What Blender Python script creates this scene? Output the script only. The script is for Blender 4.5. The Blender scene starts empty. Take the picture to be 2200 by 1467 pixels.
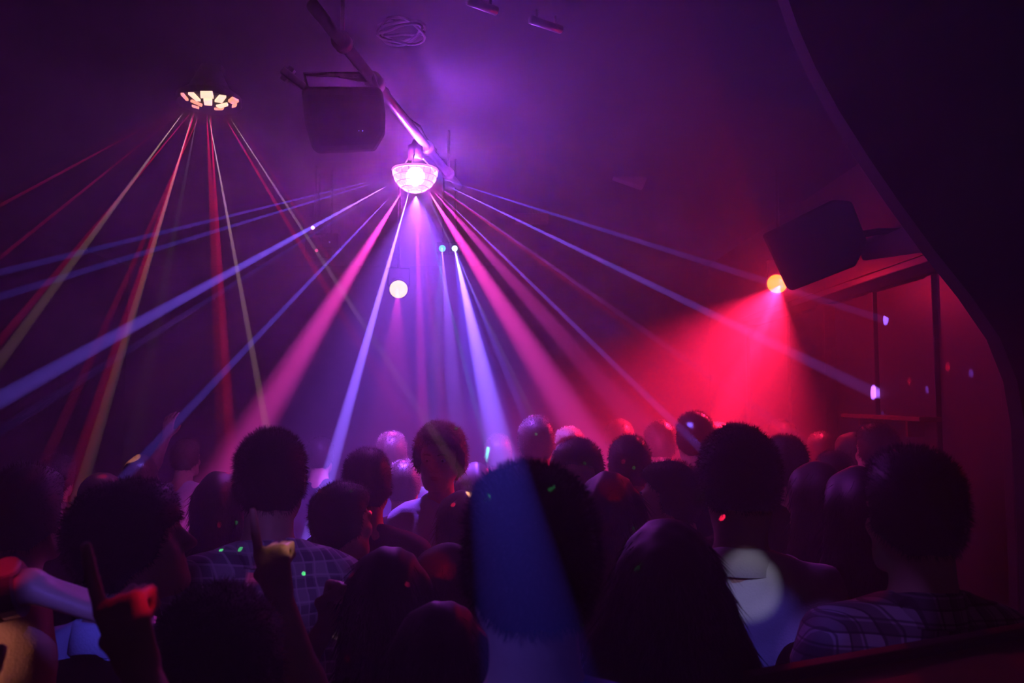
import bpy, bmesh, math, random
import numpy as np
from mathutils import Vector, Matrix, Quaternion

random.seed(7)
rng = np.random.default_rng(7)
scene = bpy.context.scene
COL = scene.collection

# ------------------------------------------------------------------ camera
FPX, CX, CY, HORIZON = 1776.0, 1100.0, 733.5, 857.0
CAM = Vector((0.0, 0.0, 1.86))
PITCH = math.atan((HORIZON - CY) / FPX)
cam_data = bpy.data.cameras.new('camera')
cam = bpy.data.objects.new('camera', cam_data)
COL.objects.link(cam)
cam.location = CAM
cam.rotation_euler = (math.pi / 2 + PITCH, 0, 0)
cam_data.sensor_width = 36.0
cam_data.lens = 36.0 * FPX / 2200.0
cam_data.clip_start = 0.02
cam_data.dof.use_dof = True
cam_data.dof.focus_distance = 3.2
cam_data.dof.aperture_fstop = 5.6
scene.camera = cam
CAMROT = cam.rotation_euler.to_matrix()


def at(px, py, d):
    """world point seen at pixel (px, py) of the 2200x1467 frame, d metres in front of the camera"""
    return CAM + CAMROT @ Vector(((px - CX) / FPX * d, (CY - py) / FPX * d, -d))


# ------------------------------------------------------------------ world, exposure
w = bpy.data.worlds.new('world')
scene.world = w
w.use_nodes = True
w.node_tree.nodes['Background'].inputs[0].default_value = (0.0, 0.0, 0.0, 1)
w.node_tree.nodes['Background'].inputs[1].default_value = 0.0
# thin stage haze fills the whole air; the beams show up in it
hz = w.node_tree.nodes.new('ShaderNodeVolumeScatter')
hz.inputs['Density'].default_value = 0.075
hz.inputs['Anisotropy'].default_value = 0.55
hz.inputs['Color'].default_value = (1, 1, 1, 1)
w.node_tree.links.new(hz.outputs[0], w.node_tree.nodes['World Output'].inputs['Volume'])
vs = scene.view_settings
vs.view_transform = 'Standard'
vs.look = 'None'
vs.gamma = 1.0
vs.exposure = 0.0
vs.use_curve_mapping = False
cy = scene.cycles
cy.use_adaptive_sampling = False
cy.max_bounces = 2
cy.diffuse_bounces = 1
cy.glossy_bounces = 1
cy.transmission_bounces = 1
cy.volume_bounces = 0
cy.transparent_max_bounces = 8
cy.use_light_tree = True
cy.use_denoising = True
cy.sample_clamp_indirect = 2.0
cy.caustics_reflective = False
cy.caustics_refractive = False

# ------------------------------------------------------------------ light sources (positions of the lamps they sit in)
DOME = at(892, 366, 4.0)
DERBY = at(449, 222, 3.7)
LED_A = at(949, 531, 5.0)
LED_B = at(976, 531, 5.0)
PAR_C = at(855, 620, 5.5)
PAR_R = at(1675, 614, 5.2)

BLUE = (0.13, 0.09, 1.0)
VIOLET = (0.33, 0.13, 1.0)
PINK = (1.0, 0.05, 0.55)
RED = (1.0, 0.01, 0.07)
WARM = (1.0, 0.55, 0.42)
TEAL = (0.05, 0.75, 1.0)
WHITE = (0.75, 0.7, 1.0)


def spot(name, src, tgt, color, power, cone, blend=0.5, offset=0.0):
    ld = bpy.data.lights.new(name, 'SPOT')
    ld.color = color
    ld.energy = power
    ld.spot_size = math.radians(max(cone, 1.0))
    ld.spot_blend = blend
    ld.shadow_soft_size = 0.0
    if cone < 1.0:
        ld.spot_size = math.radians(cone)
    o = bpy.data.objects.new(name, ld)
    COL.objects.link(o)
    d = (Vector(tgt) - Vector(src)).normalized()
    o.location = Vector(src) + d * offset
    o.rotation_euler = d.to_track_quat('-Z', 'Y').to_euler()
    return o


def point(name, loc, color, power):
    ld = bpy.data.lights.new(name, 'POINT')
    ld.color = color
    ld.energy = power
    ld.shadow_soft_size = 0.0
    o = bpy.data.objects.new(name, ld)
    COL.objects.link(o)
    o.location = loc
    return o


# beams of the crystal dome: end pixel, end depth, colour, power, cone angle in degrees
for px, py, d, c, p, a in [
    (0, 585, 3.6, BLUE, 300, 1.3), (0, 637, 4.4, BLUE, 400, 1.4),
    (0, 858, 3.4, (0.19, 0.10, 1.0), 450, 2.6),
    (200, 800, 4.4, BLUE, 110, 1.6), (305, 985, 3.7, BLUE, 300, 1.9),
    (560, 900, 4.2, PINK, 330, 9.5), (500, 1000, 3.8, PINK, 110, 6.0),
    (695, 1060, 3.3, (0.24, 0.11, 1.0), 660, 2.9),
    (912, 1020, 3.6, PINK, 150, 4.2), (965, 1000, 4.0, PINK, 90, 3.5),
    (1010, 830, 4.6, TEAL, 150, 1.7), (1090, 780, 4.8, WHITE, 110, 1.5),
    (1290, 990, 4.4, PINK, 400, 10.0), (1450, 1000, 4.2, PINK, 150, 7.0),
    (1440, 900, 3.8, BLUE, 270, 1.6),
    (1344, 682, 4.4, BLUE, 130, 1.7), (1344, 690, 4.5, RED, 120, 3.5),
    (1850, 830, 4.9, (0.22, 0.11, 1.0), 560, 1.8),
    (1670, 612, 4.6, BLUE, 280, 1.6), (1230, 700, 5.0, RED, 100, 4.0),
]:
    spot('dome_beam', DOME, at(px, py, d), c, p * 62 * (2.0 if c[2] > 0.9 else 1), a, 0.95 if a > 3.9 else 0.6, 0.125)
# beams of the round multi-lens effect lamp
for sx, sy, px, py, d, c, p, a in [
    (392, 226, 164, 353, 3.4, RED, 90, 0.9), (396, 230, 147, 435, 3.5, RED, 130, 1.1),
    (398, 232, 0, 775, 3.2, WARM, 100, 2.2), (412, 236, 60, 660, 3.5, RED, 190, 1.8),
    (415, 238, 196, 975, 3.3, WARM, 130, 2.0), (418, 238, 180, 975, 3.3, RED, 140, 3.0),
    (430, 240, 200, 760, 3.8, RED, 150, 2.0), (425, 238, 340, 680, 4.2, WARM, 25, 3.0),
    (447, 238, 556, 830, 3.6, WARM, 330, 1.6), (452, 240, 497, 975, 3.9, RED, 280, 2.4),
    (444, 240, 470, 700, 4.2, RED, 110, 4.0), (478, 240, 660, 550, 3.4, RED, 90, 1.8),
    (487, 238, 632, 466, 3.3, WARM, 60, 0.9), (495, 236, 650, 470, 4.0, RED, 90, 2.2),
    (507, 232, 700, 402, 3.8, WARM, 36, 0.7),
]:
    spot('lens_beam', at(sx, sy + 4, 3.7), at(px, py, d), c, p * (95 if a < 1.2 else 52), a, 0.5)
# small coloured lamps further back
spot('led_beam', LED_A, at(930, 900, 4.5), TEAL, 360.0, 7.0, 0.6)
spot('led_beam', LED_A, at(985, 950, 4.2), VIOLET, 4500.0, 6.0, 0.6)
spot('led_beam', LED_B, at(1160, 975, 4.3), BLUE, 9000.0, 2.4, 0.5)
spot('led_beam', LED_B, at(1150, 850, 5.0), BLUE, 900.0, 2.0, 0.5)
spot('led_beam', LED_B, at(1164, 1490, 0.5), (0.07, 0.06, 1.0), 5200.0, 0.95, 0.35)
spot('led_beam', LED_B, at(1100, 1080, 2.6), (0.24, 0.12, 1.0), 17000.0, 2.9, 0.6)
spot('par_beam', PAR_C, at(840, 1000, 4.0), PINK, 250, 14.0, 0.8)
spot('par_beam', PAR_R, at(1555, 900, 4.9), RED, 5600, 15.0, 0.8)
spot('par_beam', PAR_R, at(1520, 900, 4.8), RED, 2000, 80.0, 1.0)
point('par_glow', PAR_R - Vector((0.03, 0.12, 0.02)), RED, 20)
point('dome_bulb', DOME + Vector((0, -0.055, -0.055)), (0.62, 0.07, 1.0), 135).data.shadow_soft_size = 0.02
sw = spot('dome_wash', DOME + Vector((0.01, -0.055, -0.05)), DOME + Vector((0.62, -0.35, 0.55)), (0.26, 0.055, 1.0), 290, 150, 1.0)
sw.data.shadow_soft_size = 0.02
spot('dome_wash', DOME, DOME + Vector((0.02, 0.15, -1.0)), (0.27, 0.07, 1.0), 1500, 85, 1.0, 0.125)

# narrow spots of the crystal dome that land on heads, the right wall and the far room
def wall_x(px, py, X):
    v = at(px, py, 1.0) - CAM
    return CAM + v * (X / v.x)


for px, py, d, c, p, a in [
    (1485, 915, 3.82, BLUE, 900, 0.55), (1538, 925, 4.3, BLUE, 700, 0.6), (1855, 1006, 2.28, BLUE, 500, 0.6),
    (1203, 985, 2.86, BLUE, 700, 0.6), (1008, 1030, 3.2, BLUE, 500, 0.45), (785, 1040, 2.16, PINK, 260, 0.9),
    (1405, 942, 4.22, RED, 420, 0.5), (1690, 946, 3.15, RED, 420, 0.7), (1690, 948, 3.15, PINK, 90, 0.5),
    (90, 1006, 1.95, RED, 240, 0.6), (215, 1028, 3.15, RED, 200, 0.7), (490, 1036, 2.95, WARM, 60, 0.5),
    (855, 962, 4.3, RED, 400, 0.5), (857, 1012, 3.2, RED, 300, 0.5), (780, 955, 2.65, RED, 120, 0.5),
    (920, 918, 3.05, PINK, 200, 0.8), (950, 912, 3.05, VIOLET, 300, 1.0), (1150, 902, 3.85, RED, 420, 0.7),
    (1310, 945, 3.05, RED, 220, 0.5), (1363, 932, 3.05, BLUE, 240, 0.35), (1180, 936, 3.85, BLUE, 300, 0.3),
    (305, 996, 4.6, BLUE, 500, 0.35), (397, 996, 4.9, BLUE, 500, 0.35), (488, 1014, 2.95, RED, 200, 0.35),
    (1878, 1085, 1.72, BLUE, 120, 1.0), (1905, 1205, 1.62, RED, 150, 1.2), (1830, 944, 3.8, RED, 160, 0.8),
]:
    spot('dome_beam', DOME, at(px, py, d), c, p * 1.8, a, 0.5, 0.125)
for px, py, c, p, a in [(1951, 817, RED, 500, 0.5), (1873, 868, RED, 420, 0.5), (2033, 787, RED, 600, 0.55),
                        (1989, 835, BLUE, 1100, 0.55), (2083, 800, BLUE, 700, 0.5), (1893, 890, BLUE, 450, 0.5)]:
    spot('dome_beam', DOME, wall_x(px, py, 2.17), c, p * (5.0 if c is RED else 2.6), a * 0.85, 0.5, 0.125)
for px, py, d, c, p, a in [(880, 880, 8.9, PINK, 5000, 0.5), (1055, 905, 8.9, PINK, 3500, 0.42), (293, 933, 8.9, BLUE, 2500, 0.4),
                           (197, 960, 8.9, RED, 2500, 0.5), (65, 778, 8.9, BLUE, 400, 0.35)]:
    spot('dome_beam', DOME, at(px, py, d), c, p * 0.45, a, 0.5, 0.125)

# unseen spots added behind and beside the camera to light the nearest people
REAR = Vector((0.35, -0.75, 2.95))
SIDE = Vector((1.5, 0.75, 3.15))
LEFT = Vector((-1.7, 0.1, 2.95))
for src, px, py, d, c, p, a in [
    (Vector((-1.4, -0.6, 1.95)), 60, 1405, 1.27, WARM, 90, 3.4), (REAR, 600, 1210, 2.03, VIOLET, 70, 7.0), (LEFT, 1110, 1450, 1.05, BLUE, 60, 4.5), (REAR, 1588, 1290, 1.95, WHITE, 90, 3.2), (REAR, 1890, 1214, 1.50, RED, 80, 1.8), (REAR, 1880, 1300, 1.5, VIOLET, 45, 5.0), (SIDE, 622, 1162, 1.41, WARM, 150, 1.15),
    (SIDE, 326, 1264, 0.93, RED, 150, 1.15), (REAR, 22, 1212, 1.22, RED, 70, 2.6), (REAR, 190, 1425, 1.56, BLUE, 190, 4.4),
    (SIDE, 550, 1235, 1.95, RED, 260, 1.3), (REAR, 940, 1190, 1.95, RED, 200, 1.5), (REAR, 968, 1203, 1.93, RED, 100, 0.7),
    (REAR, 1322, 1038, 2.15, RED, 300, 1.5), (REAR, 1610, 1360, 1.75, BLUE, 80, 6.5), (REAR, 1370, 1400, 1.08, VIOLET, 40, 3.0),
    (REAR, -10, 1265, 1.2, RED, 50, 1.6),
]:
    spot('added_spot', src, at(px, py, d), c, p, a, 0.65)
point('warm_fill', Vector((1.5, -0.9, 2.3)), (1.0, 0.42, 0.05), 0.9)  # unseen warm light, added to tint the counter and the right side


def gobo(name, src, tgt, color, power, cone, scale, thr, offs):
    """laser projector: a spot whose pattern plate passes a field of small dots"""
    o = spot(name, src, tgt, color, power, cone, 0.2, 0.03)
    ld = o.data
    ld.use_nodes = True
    nt = ld.node_tree
    em = nt.nodes['Emission']
    tc = nt.nodes.new('ShaderNodeTexCoord')
    sp = nt.nodes.new('ShaderNodeSeparateXYZ')
    nt.links.new(tc.outputs['Normal'], sp.inputs[0])
    cb = nt.nodes.new('ShaderNodeCombineXYZ')
    for i in range(2):
        dv = nt.nodes.new('ShaderNodeMath')
        dv.operation = 'DIVIDE'
        nt.links.new(sp.outputs[i], dv.inputs[0])
        nt.links.new(sp.outputs[2], dv.inputs[1])
        ad = nt.nodes.new('ShaderNodeMath')
        ad.inputs[1].default_value = offs[i]
        nt.links.new(dv.outputs[0], ad.inputs[0])
        nt.links.new(ad.outputs[0], cb.inputs[i])
    vo = nt.nodes.new('ShaderNodeTexVoronoi')
    vo.voronoi_dimensions = '2D'
    vo.inputs['Scale'].default_value = scale
    nt.links.new(cb.outputs[0], vo.inputs['Vector'])
    lt = nt.nodes.new('ShaderNodeMath')
    lt.operation = 'LESS_THAN'
    lt.inputs[1].default_value = thr
    nt.links.new(vo.outputs['Distance'], lt.inputs[0])
    nt.links.new(lt.outputs[0], em.inputs['Strength'])
    return o


gobo('laser_dots', REAR, at(980, 1060, 2.8), (0.1, 1.0, 0.25), 1000, 27, 17.0, 0.027, (3.1, 0.7))
gobo('laser_dots', REAR, at(980, 1060, 2.8), (1.0, 0.02, 0.15), 1800, 27, 15.0, 0.030, (7.3, 2.2))

# ------------------------------------------------------------------ materials
MATS = {}


def mat(name, color, rough=0.8, spec=0.3, metal=0.0, emit=None, strength=0.0, noise=0.0, nscale=20.0, bump=0.0, bscale=60.0, sheen=0.0):
    if name in MATS:
        return MATS[name]
    m = bpy.data.materials.new(name)
    m.use_nodes = True
    nt = m.node_tree
    b = nt.nodes['Principled BSDF']
    b.inputs['Base Color'].default_value = (*color, 1)
    b.inputs['Roughness'].default_value = rough
    b.inputs['Specular IOR Level'].default_value = spec
    b.inputs['Metallic'].default_value = metal
    if sheen:
        b.inputs['Sheen Weight'].default_value = sheen
    if emit:
        b.inputs['Emission Color'].default_value = (*emit, 1)
        b.inputs['Emission Strength'].default_value = strength
    if noise or bump:
        tc = nt.nodes.new('ShaderNodeTexCoord')
        if noise:
            n = nt.nodes.new('ShaderNodeTexNoise')
            n.inputs['Scale'].default_value = nscale
            n.inputs['Detail'].default_value = 3
            r = nt.nodes.new('ShaderNodeValToRGB')
            r.color_ramp.elements[0].color = (*[c * (1 - noise) for c in color], 1)
            r.color_ramp.elements[1].color = (*[min(1, c * (1 + noise)) for c in color], 1)
            nt.links.new(tc.outputs['Object'], n.inputs['Vector'])
            nt.links.new(n.outputs['Fac'], r.inputs['Fac'])
            nt.links.new(r.outputs['Color'], b.inputs['Base Color'])
        if bump:
            n2 = nt.nodes.new('ShaderNodeTexNoise')
            n2.inputs['Scale'].default_value = bscale
            n2.inputs['Detail'].default_value = 2
            bp = nt.nodes.new('ShaderNodeBump')
            bp.inputs['Strength'].default_value = bump
            bp.inputs['Distance'].default_value = 0.004
            nt.links.new(tc.outputs['Object'], n2.inputs['Vector'])
            nt.links.new(n2.outputs['Fac'], bp.inputs['Height'])
            nt.links.new(bp.outputs['Normal'], b.inputs['Normal'])
    MATS[name] = m
    return m


def plaid(name, base, line, line2, scale):
    m = bpy.data.materials.new(name)
    m.use_nodes = True
    nt = m.node_tree
    b = nt.nodes['Principled BSDF']
    b.inputs['Roughness'].default_value = 0.9
    tc = nt.nodes.new('ShaderNodeTexCoord')
    sp = nt.nodes.new('ShaderNodeSeparateXYZ')
    nt.links.new(tc.outputs['Object'], sp.inputs[0])
    xy = nt.nodes.new('ShaderNodeMath')
    xy.operation = 'ADD'
    nt.links.new(sp.outputs['X'], xy.inputs[0])
    nt.links.new(sp.outputs['Y'], xy.inputs[1])

    def band(src, f, thr):
        mu = nt.nodes.new('ShaderNodeMath'); mu.operation = 'MULTIPLY'; mu.inputs[1].default_value = f
        nt.links.new(src, mu.inputs[0])
        fr = nt.nodes.new('ShaderNodeMath'); fr.operation = 'FRACT'
        nt.links.new(mu.outputs[0], fr.inputs[0])
        gt = nt.nodes.new('ShaderNodeMath'); gt.operation = 'LESS_THAN'; gt.inputs[1].default_value = thr
        nt.links.new(fr.outputs[0], gt.inputs[0])
        return gt.outputs[0]
    prev = None
    col = (*base, 1)
    for src, f, thr, c, fac in ((xy.outputs[0], scale, 0.42, line, 0.55), (sp.outputs['Z'], scale, 0.42, line, 0.55),
                                (xy.outputs[0], scale * 2, 0.16, line2, 0.7), (sp.outputs['Z'], scale * 2, 0.16, line2, 0.7)):
        mx = nt.nodes.new('ShaderNodeMix'); mx.data_type = 'RGBA'
        fm = nt.nodes.new('ShaderNodeMath'); fm.operation = 'MULTIPLY'; fm.inputs[1].default_value = fac
        nt.links.new(band(src, f, thr), fm.inputs[0])
        nt.links.new(fm.outputs[0], mx.inputs['Factor'])
        if prev is None:
            mx.inputs['A'].default_value = col
        else:
            nt.links.new(prev, mx.inputs['A'])
        mx.inputs['B'].default_value = (*c, 1)
        prev = mx.outputs['Result']
    nt.links.new(prev, b.inputs['Base Color'])
    MATS[name] = m
    return m


M_SKIN = mat('skin', (0.50, 0.30, 0.22), 0.5, 0.4, noise=0.12, nscale=35, bump=0.15, bscale=180)
M_EYE = mat('eye_white', (0.6, 0.58, 0.55), 0.2, 0.5)
M_HAIR_K = mat('black_hair', (0.012, 0.009, 0.009), 0.5, 0.5, noise=0.4, nscale=90)
M_HAIR_B = mat('brown_hair', (0.05, 0.024, 0.013), 0.5, 0.5, noise=0.4, nscale=90)
M_HAIR_F = mat('fair_hair', (0.22, 0.14, 0.08), 0.6, 0.4, noise=0.35, nscale=90)
M_JEANS = mat('dark_denim', (0.015, 0.018, 0.035), 0.9, noise=0.3, nscale=120, bump=0.3, bscale=300)
M_SHOE = mat('shoe_leather', (0.012, 0.010, 0.010), 0.5)
M_CHAR = mat('charcoal_cloth', (0.018, 0.016, 0.02), 0.92, noise=0.25, nscale=60, bump=0.3, bscale=200)
M_NAVY = mat('navy_cloth', (0.02, 0.022, 0.05), 0.92, noise=0.25, nscale=60, bump=0.3, bscale=200)
M_MAROON = mat('maroon_cloth', (0.07, 0.012, 0.02), 0.92, noise=0.25, nscale=60, bump=0.3, bscale=200)
M_PALE = mat('pale_blue_cotton', (0.50, 0.55, 0.68), 0.85, noise=0.06, nscale=30, bump=0.25, bscale=220)
M_WHITE = mat('white_cotton', (0.62, 0.60, 0.62), 0.85, noise=0.05, nscale=30, bump=0.25, bscale=220)
M_BLUE = mat('blue_cotton', (0.10, 0.15, 0.38), 0.85, noise=0.1, nscale=30, bump=0.25, bscale=220)
M_SALMON = mat('salmon_cotton', (0.62, 0.27, 0.20), 0.88, noise=0.08, nscale=40, bump=0.3, bscale=260)
M_GREY = mat('grey_cotton', (0.16, 0.15, 0.17), 0.9, noise=0.12, nscale=40, bump=0.3, bscale=220)
M_PLAID_L = plaid('light_plaid_cotton', (0.40, 0.38, 0.42), (0.10, 0.07, 0.13), (0.62, 0.60, 0.64), 17.0)
M_PLAID_D = plaid('dark_checked_cotton', (0.36, 0.30, 0.36), (0.008, 0.006, 0.01), (0.03, 0.02, 0.03), 20.0)
M_BLACK = mat('black_plastic', (0.010, 0.010, 0.011), 0.55, 0.35, noise=0.2, nscale=30)
M_METAL = mat('galvanised_steel', (0.30, 0.29, 0.30), 0.38, 0.5, metal=0.8, noise=0.15, nscale=18)


# ------------------------------------------------------------------ mesh helpers
def link(name, me, m=None, parent=None, smooth=True, loc=None):
    o = bpy.data.objects.new(name, me)
    COL.objects.link(o)
    if m and not me.materials:
        me.materials.append(m)
    if parent:
        o.parent = parent
    if loc is not None:
        o.location = loc
    if smooth and len(me.polygons):
        me.polygons.foreach_set('use_smooth', [True] * len(me.polygons))
    return o


def from_bm(name, bm, m, parent=None, smooth=False, loc=None):
    me = bpy.data.meshes.new(name)
    bm.normal_update()
    bm.to_mesh(me)
    bm.free()
    return link(name, me, m, parent, smooth, loc)


def tag(o, label, cat, group=None):
    o['label'] = label
    o['category'] = cat
    if group:
        o['group'] = group
    return o


def empty(name, loc, label, cat, group=None, rz=0.0):
    o = bpy.data.objects.new(name, None)
    o.empty_display_size = 0.1
    COL.objects.link(o)
    o.location = loc
    o.rotation_euler = (0, 0, rz)
    return tag(o, label, cat, group)


def add_box(bm, lo, hi, mtx=None, bevel=0.0):
    g = bmesh.ops.create_cube(bm, size=1.0)
    vs_ = g['verts']
    for v in vs_:
        v.co = Vector([lo[i] + (v.co[i] + 0.5) * (hi[i] - lo[i]) for i in range(3)])
    if bevel:
        es = list({e for v in vs_ for e in v.link_edges})
        r = bmesh.ops.bevel(bm, geom=es, offset=bevel, segments=2, affect='EDGES', profile=0.5)
        vs_ = list({v for f in r['faces'] for v in f.verts} | {v for v in vs_ if v.is_valid})
    if mtx is not None:
        for v in vs_:
            v.co = mtx @ v.co
    return vs_


def add_tube(bm, pts, r, seg=10, caps=True):
    """sweep a circle of radius r (number or list) along pts"""
    pts = [Vector(p) for p in pts]
    rs = r if isinstance(r, (list, tuple)) else [r] * len(pts)
    rings = []
    up = None
    for i, p in enumerate(pts):
        t = (pts[min(i + 1, len(pts) - 1)] - pts[max(i - 1, 0)]).normalized()
        if up is None:
            up = Vector((0, 0, 1)) if abs(t.z) < 0.9 else Vector((1, 0, 0))
        a = t.cross(up).normalized()
        b = a.cross(t).normalized()
        up = b
        rings.append([bm.verts.new(p + (a * math.cos(2 * math.pi * k / seg) + b * math.sin(2 * math.pi * k / seg)) * rs[i]) for k in range(seg)])
    for i in range(len(rings) - 1):
        for k in range(seg):
            bm.faces.new((rings[i][k], rings[i][(k + 1) % seg], rings[i + 1][(k + 1) % seg], rings[i + 1][k]))
    if caps:
        bm.faces.new(rings[0][::-1])
        bm.faces.new(rings[-1])
    return rings


def add_lathe(bm, profile, seg=24, mtx=None):
    """profile: (radius, z) pairs turned about z"""
    rings = []
    for r, z in profile:
        ring = []
        for k in range(seg):
            a = 2 * math.pi * k / seg
            v = Vector((r * math.cos(a), r * math.sin(a), z))
            ring.append(bm.verts.new(mtx @ v if mtx is not None else v))
        rings.append(ring)
    for i in range(len(rings) - 1):
        for k in range(seg):
            bm.faces.new((rings[i][k], rings[i][(k + 1) % seg], rings[i + 1][(k + 1) % seg], rings[i + 1][k]))
    bm.faces.new(rings[0][::-1])
    bm.faces.new(rings[-1])


# ------------------------------------------------------------------ figures: smooth distance fields meshed by surface nets
class Field:
    def __init__(self, xs, ys, zs):
        self.ax = [np.asarray(a, np.float32) for a in (xs, ys, zs)]
        self.F = np.full([len(a) for a in self.ax], 0.3, np.float32)

    def _sub(self, lo, hi):
        sl = []
        for a, l, h in zip(self.ax, lo, hi):
            i0 = max(0, int(np.searchsorted(a, l)) - 1)
            i1 = min(len(a), int(np.searchsorted(a, h)) + 1)
            if i1 <= i0:
                return None
            sl.append(slice(i0, i1))
        g = np.meshgrid(*[a[s] for a, s in zip(self.ax, sl)], indexing='ij', sparse=True)
        return tuple(sl), g

    def _put(self, sl, d, k, sub):
        f = self.F[sl]
        if sub:
            d = -d
            if k > 0:
                h = np.clip(0.5 - 0.5 * (f - d) / k, 0, 1)
                self.F[sl] = f + (d - f) * h + k * h * (1 - h)
            else:
                self.F[sl] = np.maximum(f, d)
        else:
            if k > 0:
                h = np.clip(0.5 + 0.5 * (f - d) / k, 0, 1)
                self.F[sl] = f + (d - f) * h - k * h * (1 - h)
            else:
                self.F[sl] = np.minimum(f, d)

    def ell(self, c, r, k=0.02, R=None, T=None, sub=False, inf=0.0, clip=None):
        """ellipsoid; R rotates and T moves the local frame (head space)"""
        c = Vector(c)
        r = [x + inf for x in r]
        cw = (R @ c if R is not None else c) + (T if T is not None else Vector())
        m = max(r) + k + 0.03
        s = self._sub([cw[i] - m for i in range(3)], [cw[i] + m for i in range(3)])
        if s is None:
            return
        sl, g = s
        p = [g[i] - cw[i] for i in range(3)]
        if R is not None:
            Rt = R.transposed()
            p = [Rt[i][0] * p[0] + Rt[i][1] * p[1] + Rt[i][2] * p[2] for i in range(3)]
        k0 = np.sqrt((p[0] / r[0]) ** 2 + (p[1] / r[1]) ** 2 + (p[2] / r[2]) ** 2)
        k1 = np.sqrt((p[0] / r[0] ** 2) ** 2 + (p[1] / r[1] ** 2) ** 2 + (p[2] / r[2] ** 2) ** 2) + 1e-6
        d = k0 * (k0 - 1) / k1
        if clip is not None:
            n, o = clip
            d = np.maximum(d, n[0] * (g[0] - o[0]) + n[1] * (g[1] - o[1]) + n[2] * (g[2] - o[2]))
        self._put(sl, d.astype(np.float32), k, sub)

    def cone(self, a, b, ra, rb, k=0.02, R=None, T=None, sub=False, inf=0.0, clip=None, flat=None):
        """rounded cone from a to b; flat=(axis, factor) squashes across one axis"""
        a, b = Vector(a), Vector(b)
        if R is not None:
            a, b = R @ a, R @ b
        if T is not None:
            a, b = a + T, b + T
        ra, rb = ra + inf, rb + inf
        m = max(ra, rb) + k + 0.03
        s = self._sub([min(a[i], b[i]) - m for i in range(3)], [max(a[i], b[i]) + m for i in range(3)])
        if s is None:
            return
        sl, g = s
        ab = b - a
        L2 = max(ab.length_squared, 1e-9)
        p = [g[i] - a[i] for i in range(3)]
        t = np.clip((p[0] * ab[0] + p[1] * ab[1] + p[2] * ab[2]) / L2, 0, 1)
        q = [p[i] - t * ab[i] for i in range(3)]
        if flat:
            q[flat[0]] = q[flat[0]] / flat[1]
        d = np.sqrt(q[0] ** 2 + q[1] ** 2 + q[2] ** 2) - (ra + (rb - ra) * t)
        if clip is not None:
            n, o = clip
            d = np.maximum(d, n[0] * (g[0] - o[0]) + n[1] * (g[1] - o[1]) + n[2] * (g[2] - o[2]))
        self._put(sl, d.astype(np.float32), k, sub)

    def plane(self, n, o):
        """keep the side where n.(p-o) < 0"""
        g = np.meshgrid(*self.ax, indexing='ij', sparse=True)
        self.F = np.maximum(self.F, (n[0] * (g[0] - o[0]) + n[1] * (g[1] - o[1]) + n[2] * (g[2] - o[2])).astype(np.float32))

    def wrinkle(self, amp, f, seed):
        g = np.meshgrid(*self.ax, indexing='ij', sparse=True)
        x, y, z = g
        s = seed * 1.7
        n = (np.sin(f * (z + 0.55 * x + 0.2 * y) + s + 1.7 * np.sin(11 * x + 9 * z + s)) +
             0.7 * np.sin(f * 1.6 * (z - 0.7 * x + 0.4 * y) + 2.1 + s + 1.3 * np.sin(13 * y + 7 * z)) +
             0.5 * np.sin(f * 0.6 * (x + y) + 4 * np.sin(6 * z + s)))
        self.F = self.F - amp * n.astype(np.float32)

    def mesh(self):
        F = self.F
        F[0], F[-1] = np.maximum(F[0], 1e-3), np.maximum(F[-1], 1e-3)
        F[:, 0], F[:, -1] = np.maximum(F[:, 0], 1e-3), np.maximum(F[:, -1], 1e-3)
        F[:, :, 0], F[:, :, -1] = np.maximum(F[:, :, 0], 1e-3), np.maximum(F[:, :, -1], 1e-3)
        ins = F < 0
        nx, ny, nz = F.shape
        cnt = np.zeros((nx - 1, ny - 1, nz - 1), np.int8)
        for i in (0, 1):
            for j in (0, 1):
                for k in (0, 1):
                    cnt += ins[i:nx - 1 + i, j:ny - 1 + j, k:nz - 1 + k]
        ci, cj, ck = np.nonzero((cnt > 0) & (cnt < 8))
        idx = np.full(cnt.shape, -1, np.int32)
        idx[ci, cj, ck] = np.arange(len(ci))
        acc = np.zeros((len(ci), 3), np.float64)
        num = np.zeros(len(ci))
        cor = [(i, j, k) for i in (0, 1) for j in (0, 1) for k in (0, 1)]
        for a in cor:
            for ax in range(3):
                if a[ax]:
                    continue
                b = list(a)
                b[ax] = 1
                fa = F[ci + a[0], cj + a[1], ck + a[2]].astype(np.float64)
                fb = F[ci + b[0], cj + b[1], ck + b[2]].astype(np.float64)
                cr = (fa < 0) != (fb < 0)
                t = np.where(cr, fa / np.where(cr, fa - fb, 1), 0)
                pa = np.stack([self.ax[0][ci + a[0]], self.ax[1][cj + a[1]], self.ax[2][ck + a[2]]], 1)
                pb = np.stack([self.ax[0][ci + b[0]], self.ax[1][cj + b[1]], self.ax[2][ck + b[2]]], 1)
                acc += np.where(cr[:, None], pa + (pb - pa) * t[:, None], 0)
                num += cr
        V = acc / np.maximum(num, 1)[:, None]
        Q = []
        for ax in range(3):
            o1, o2 = [(1, 2), (2, 0), (0, 1)][ax]
            s0 = [slice(None)] * 3
            s1 = [slice(None)] * 3
            s0[ax] = slice(0, -1)
            s1[ax] = slice(1, None)
            A, B = ins[tuple(s0)], ins[tuple(s1)]
            e = np.nonzero(A != B)
            e = np.stack(e, 1)
            ok = (e[:, o1] > 0) & (e[:, o2] > 0) & (e[:, o1] < F.shape[o1] - 1) & (e[:, o2] < F.shape[o2] - 1)
            e = e[ok]
            q = []
            for d1, d2 in ((-1, -1), (0, -1), (0, 0), (-1, 0)):
                c = e.copy()
                c[:, o1] += d1
                c[:, o2] += d2
                q.append(idx[c[:, 0], c[:, 1], c[:, 2]])
            q = np.stack(q, 1)
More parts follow.
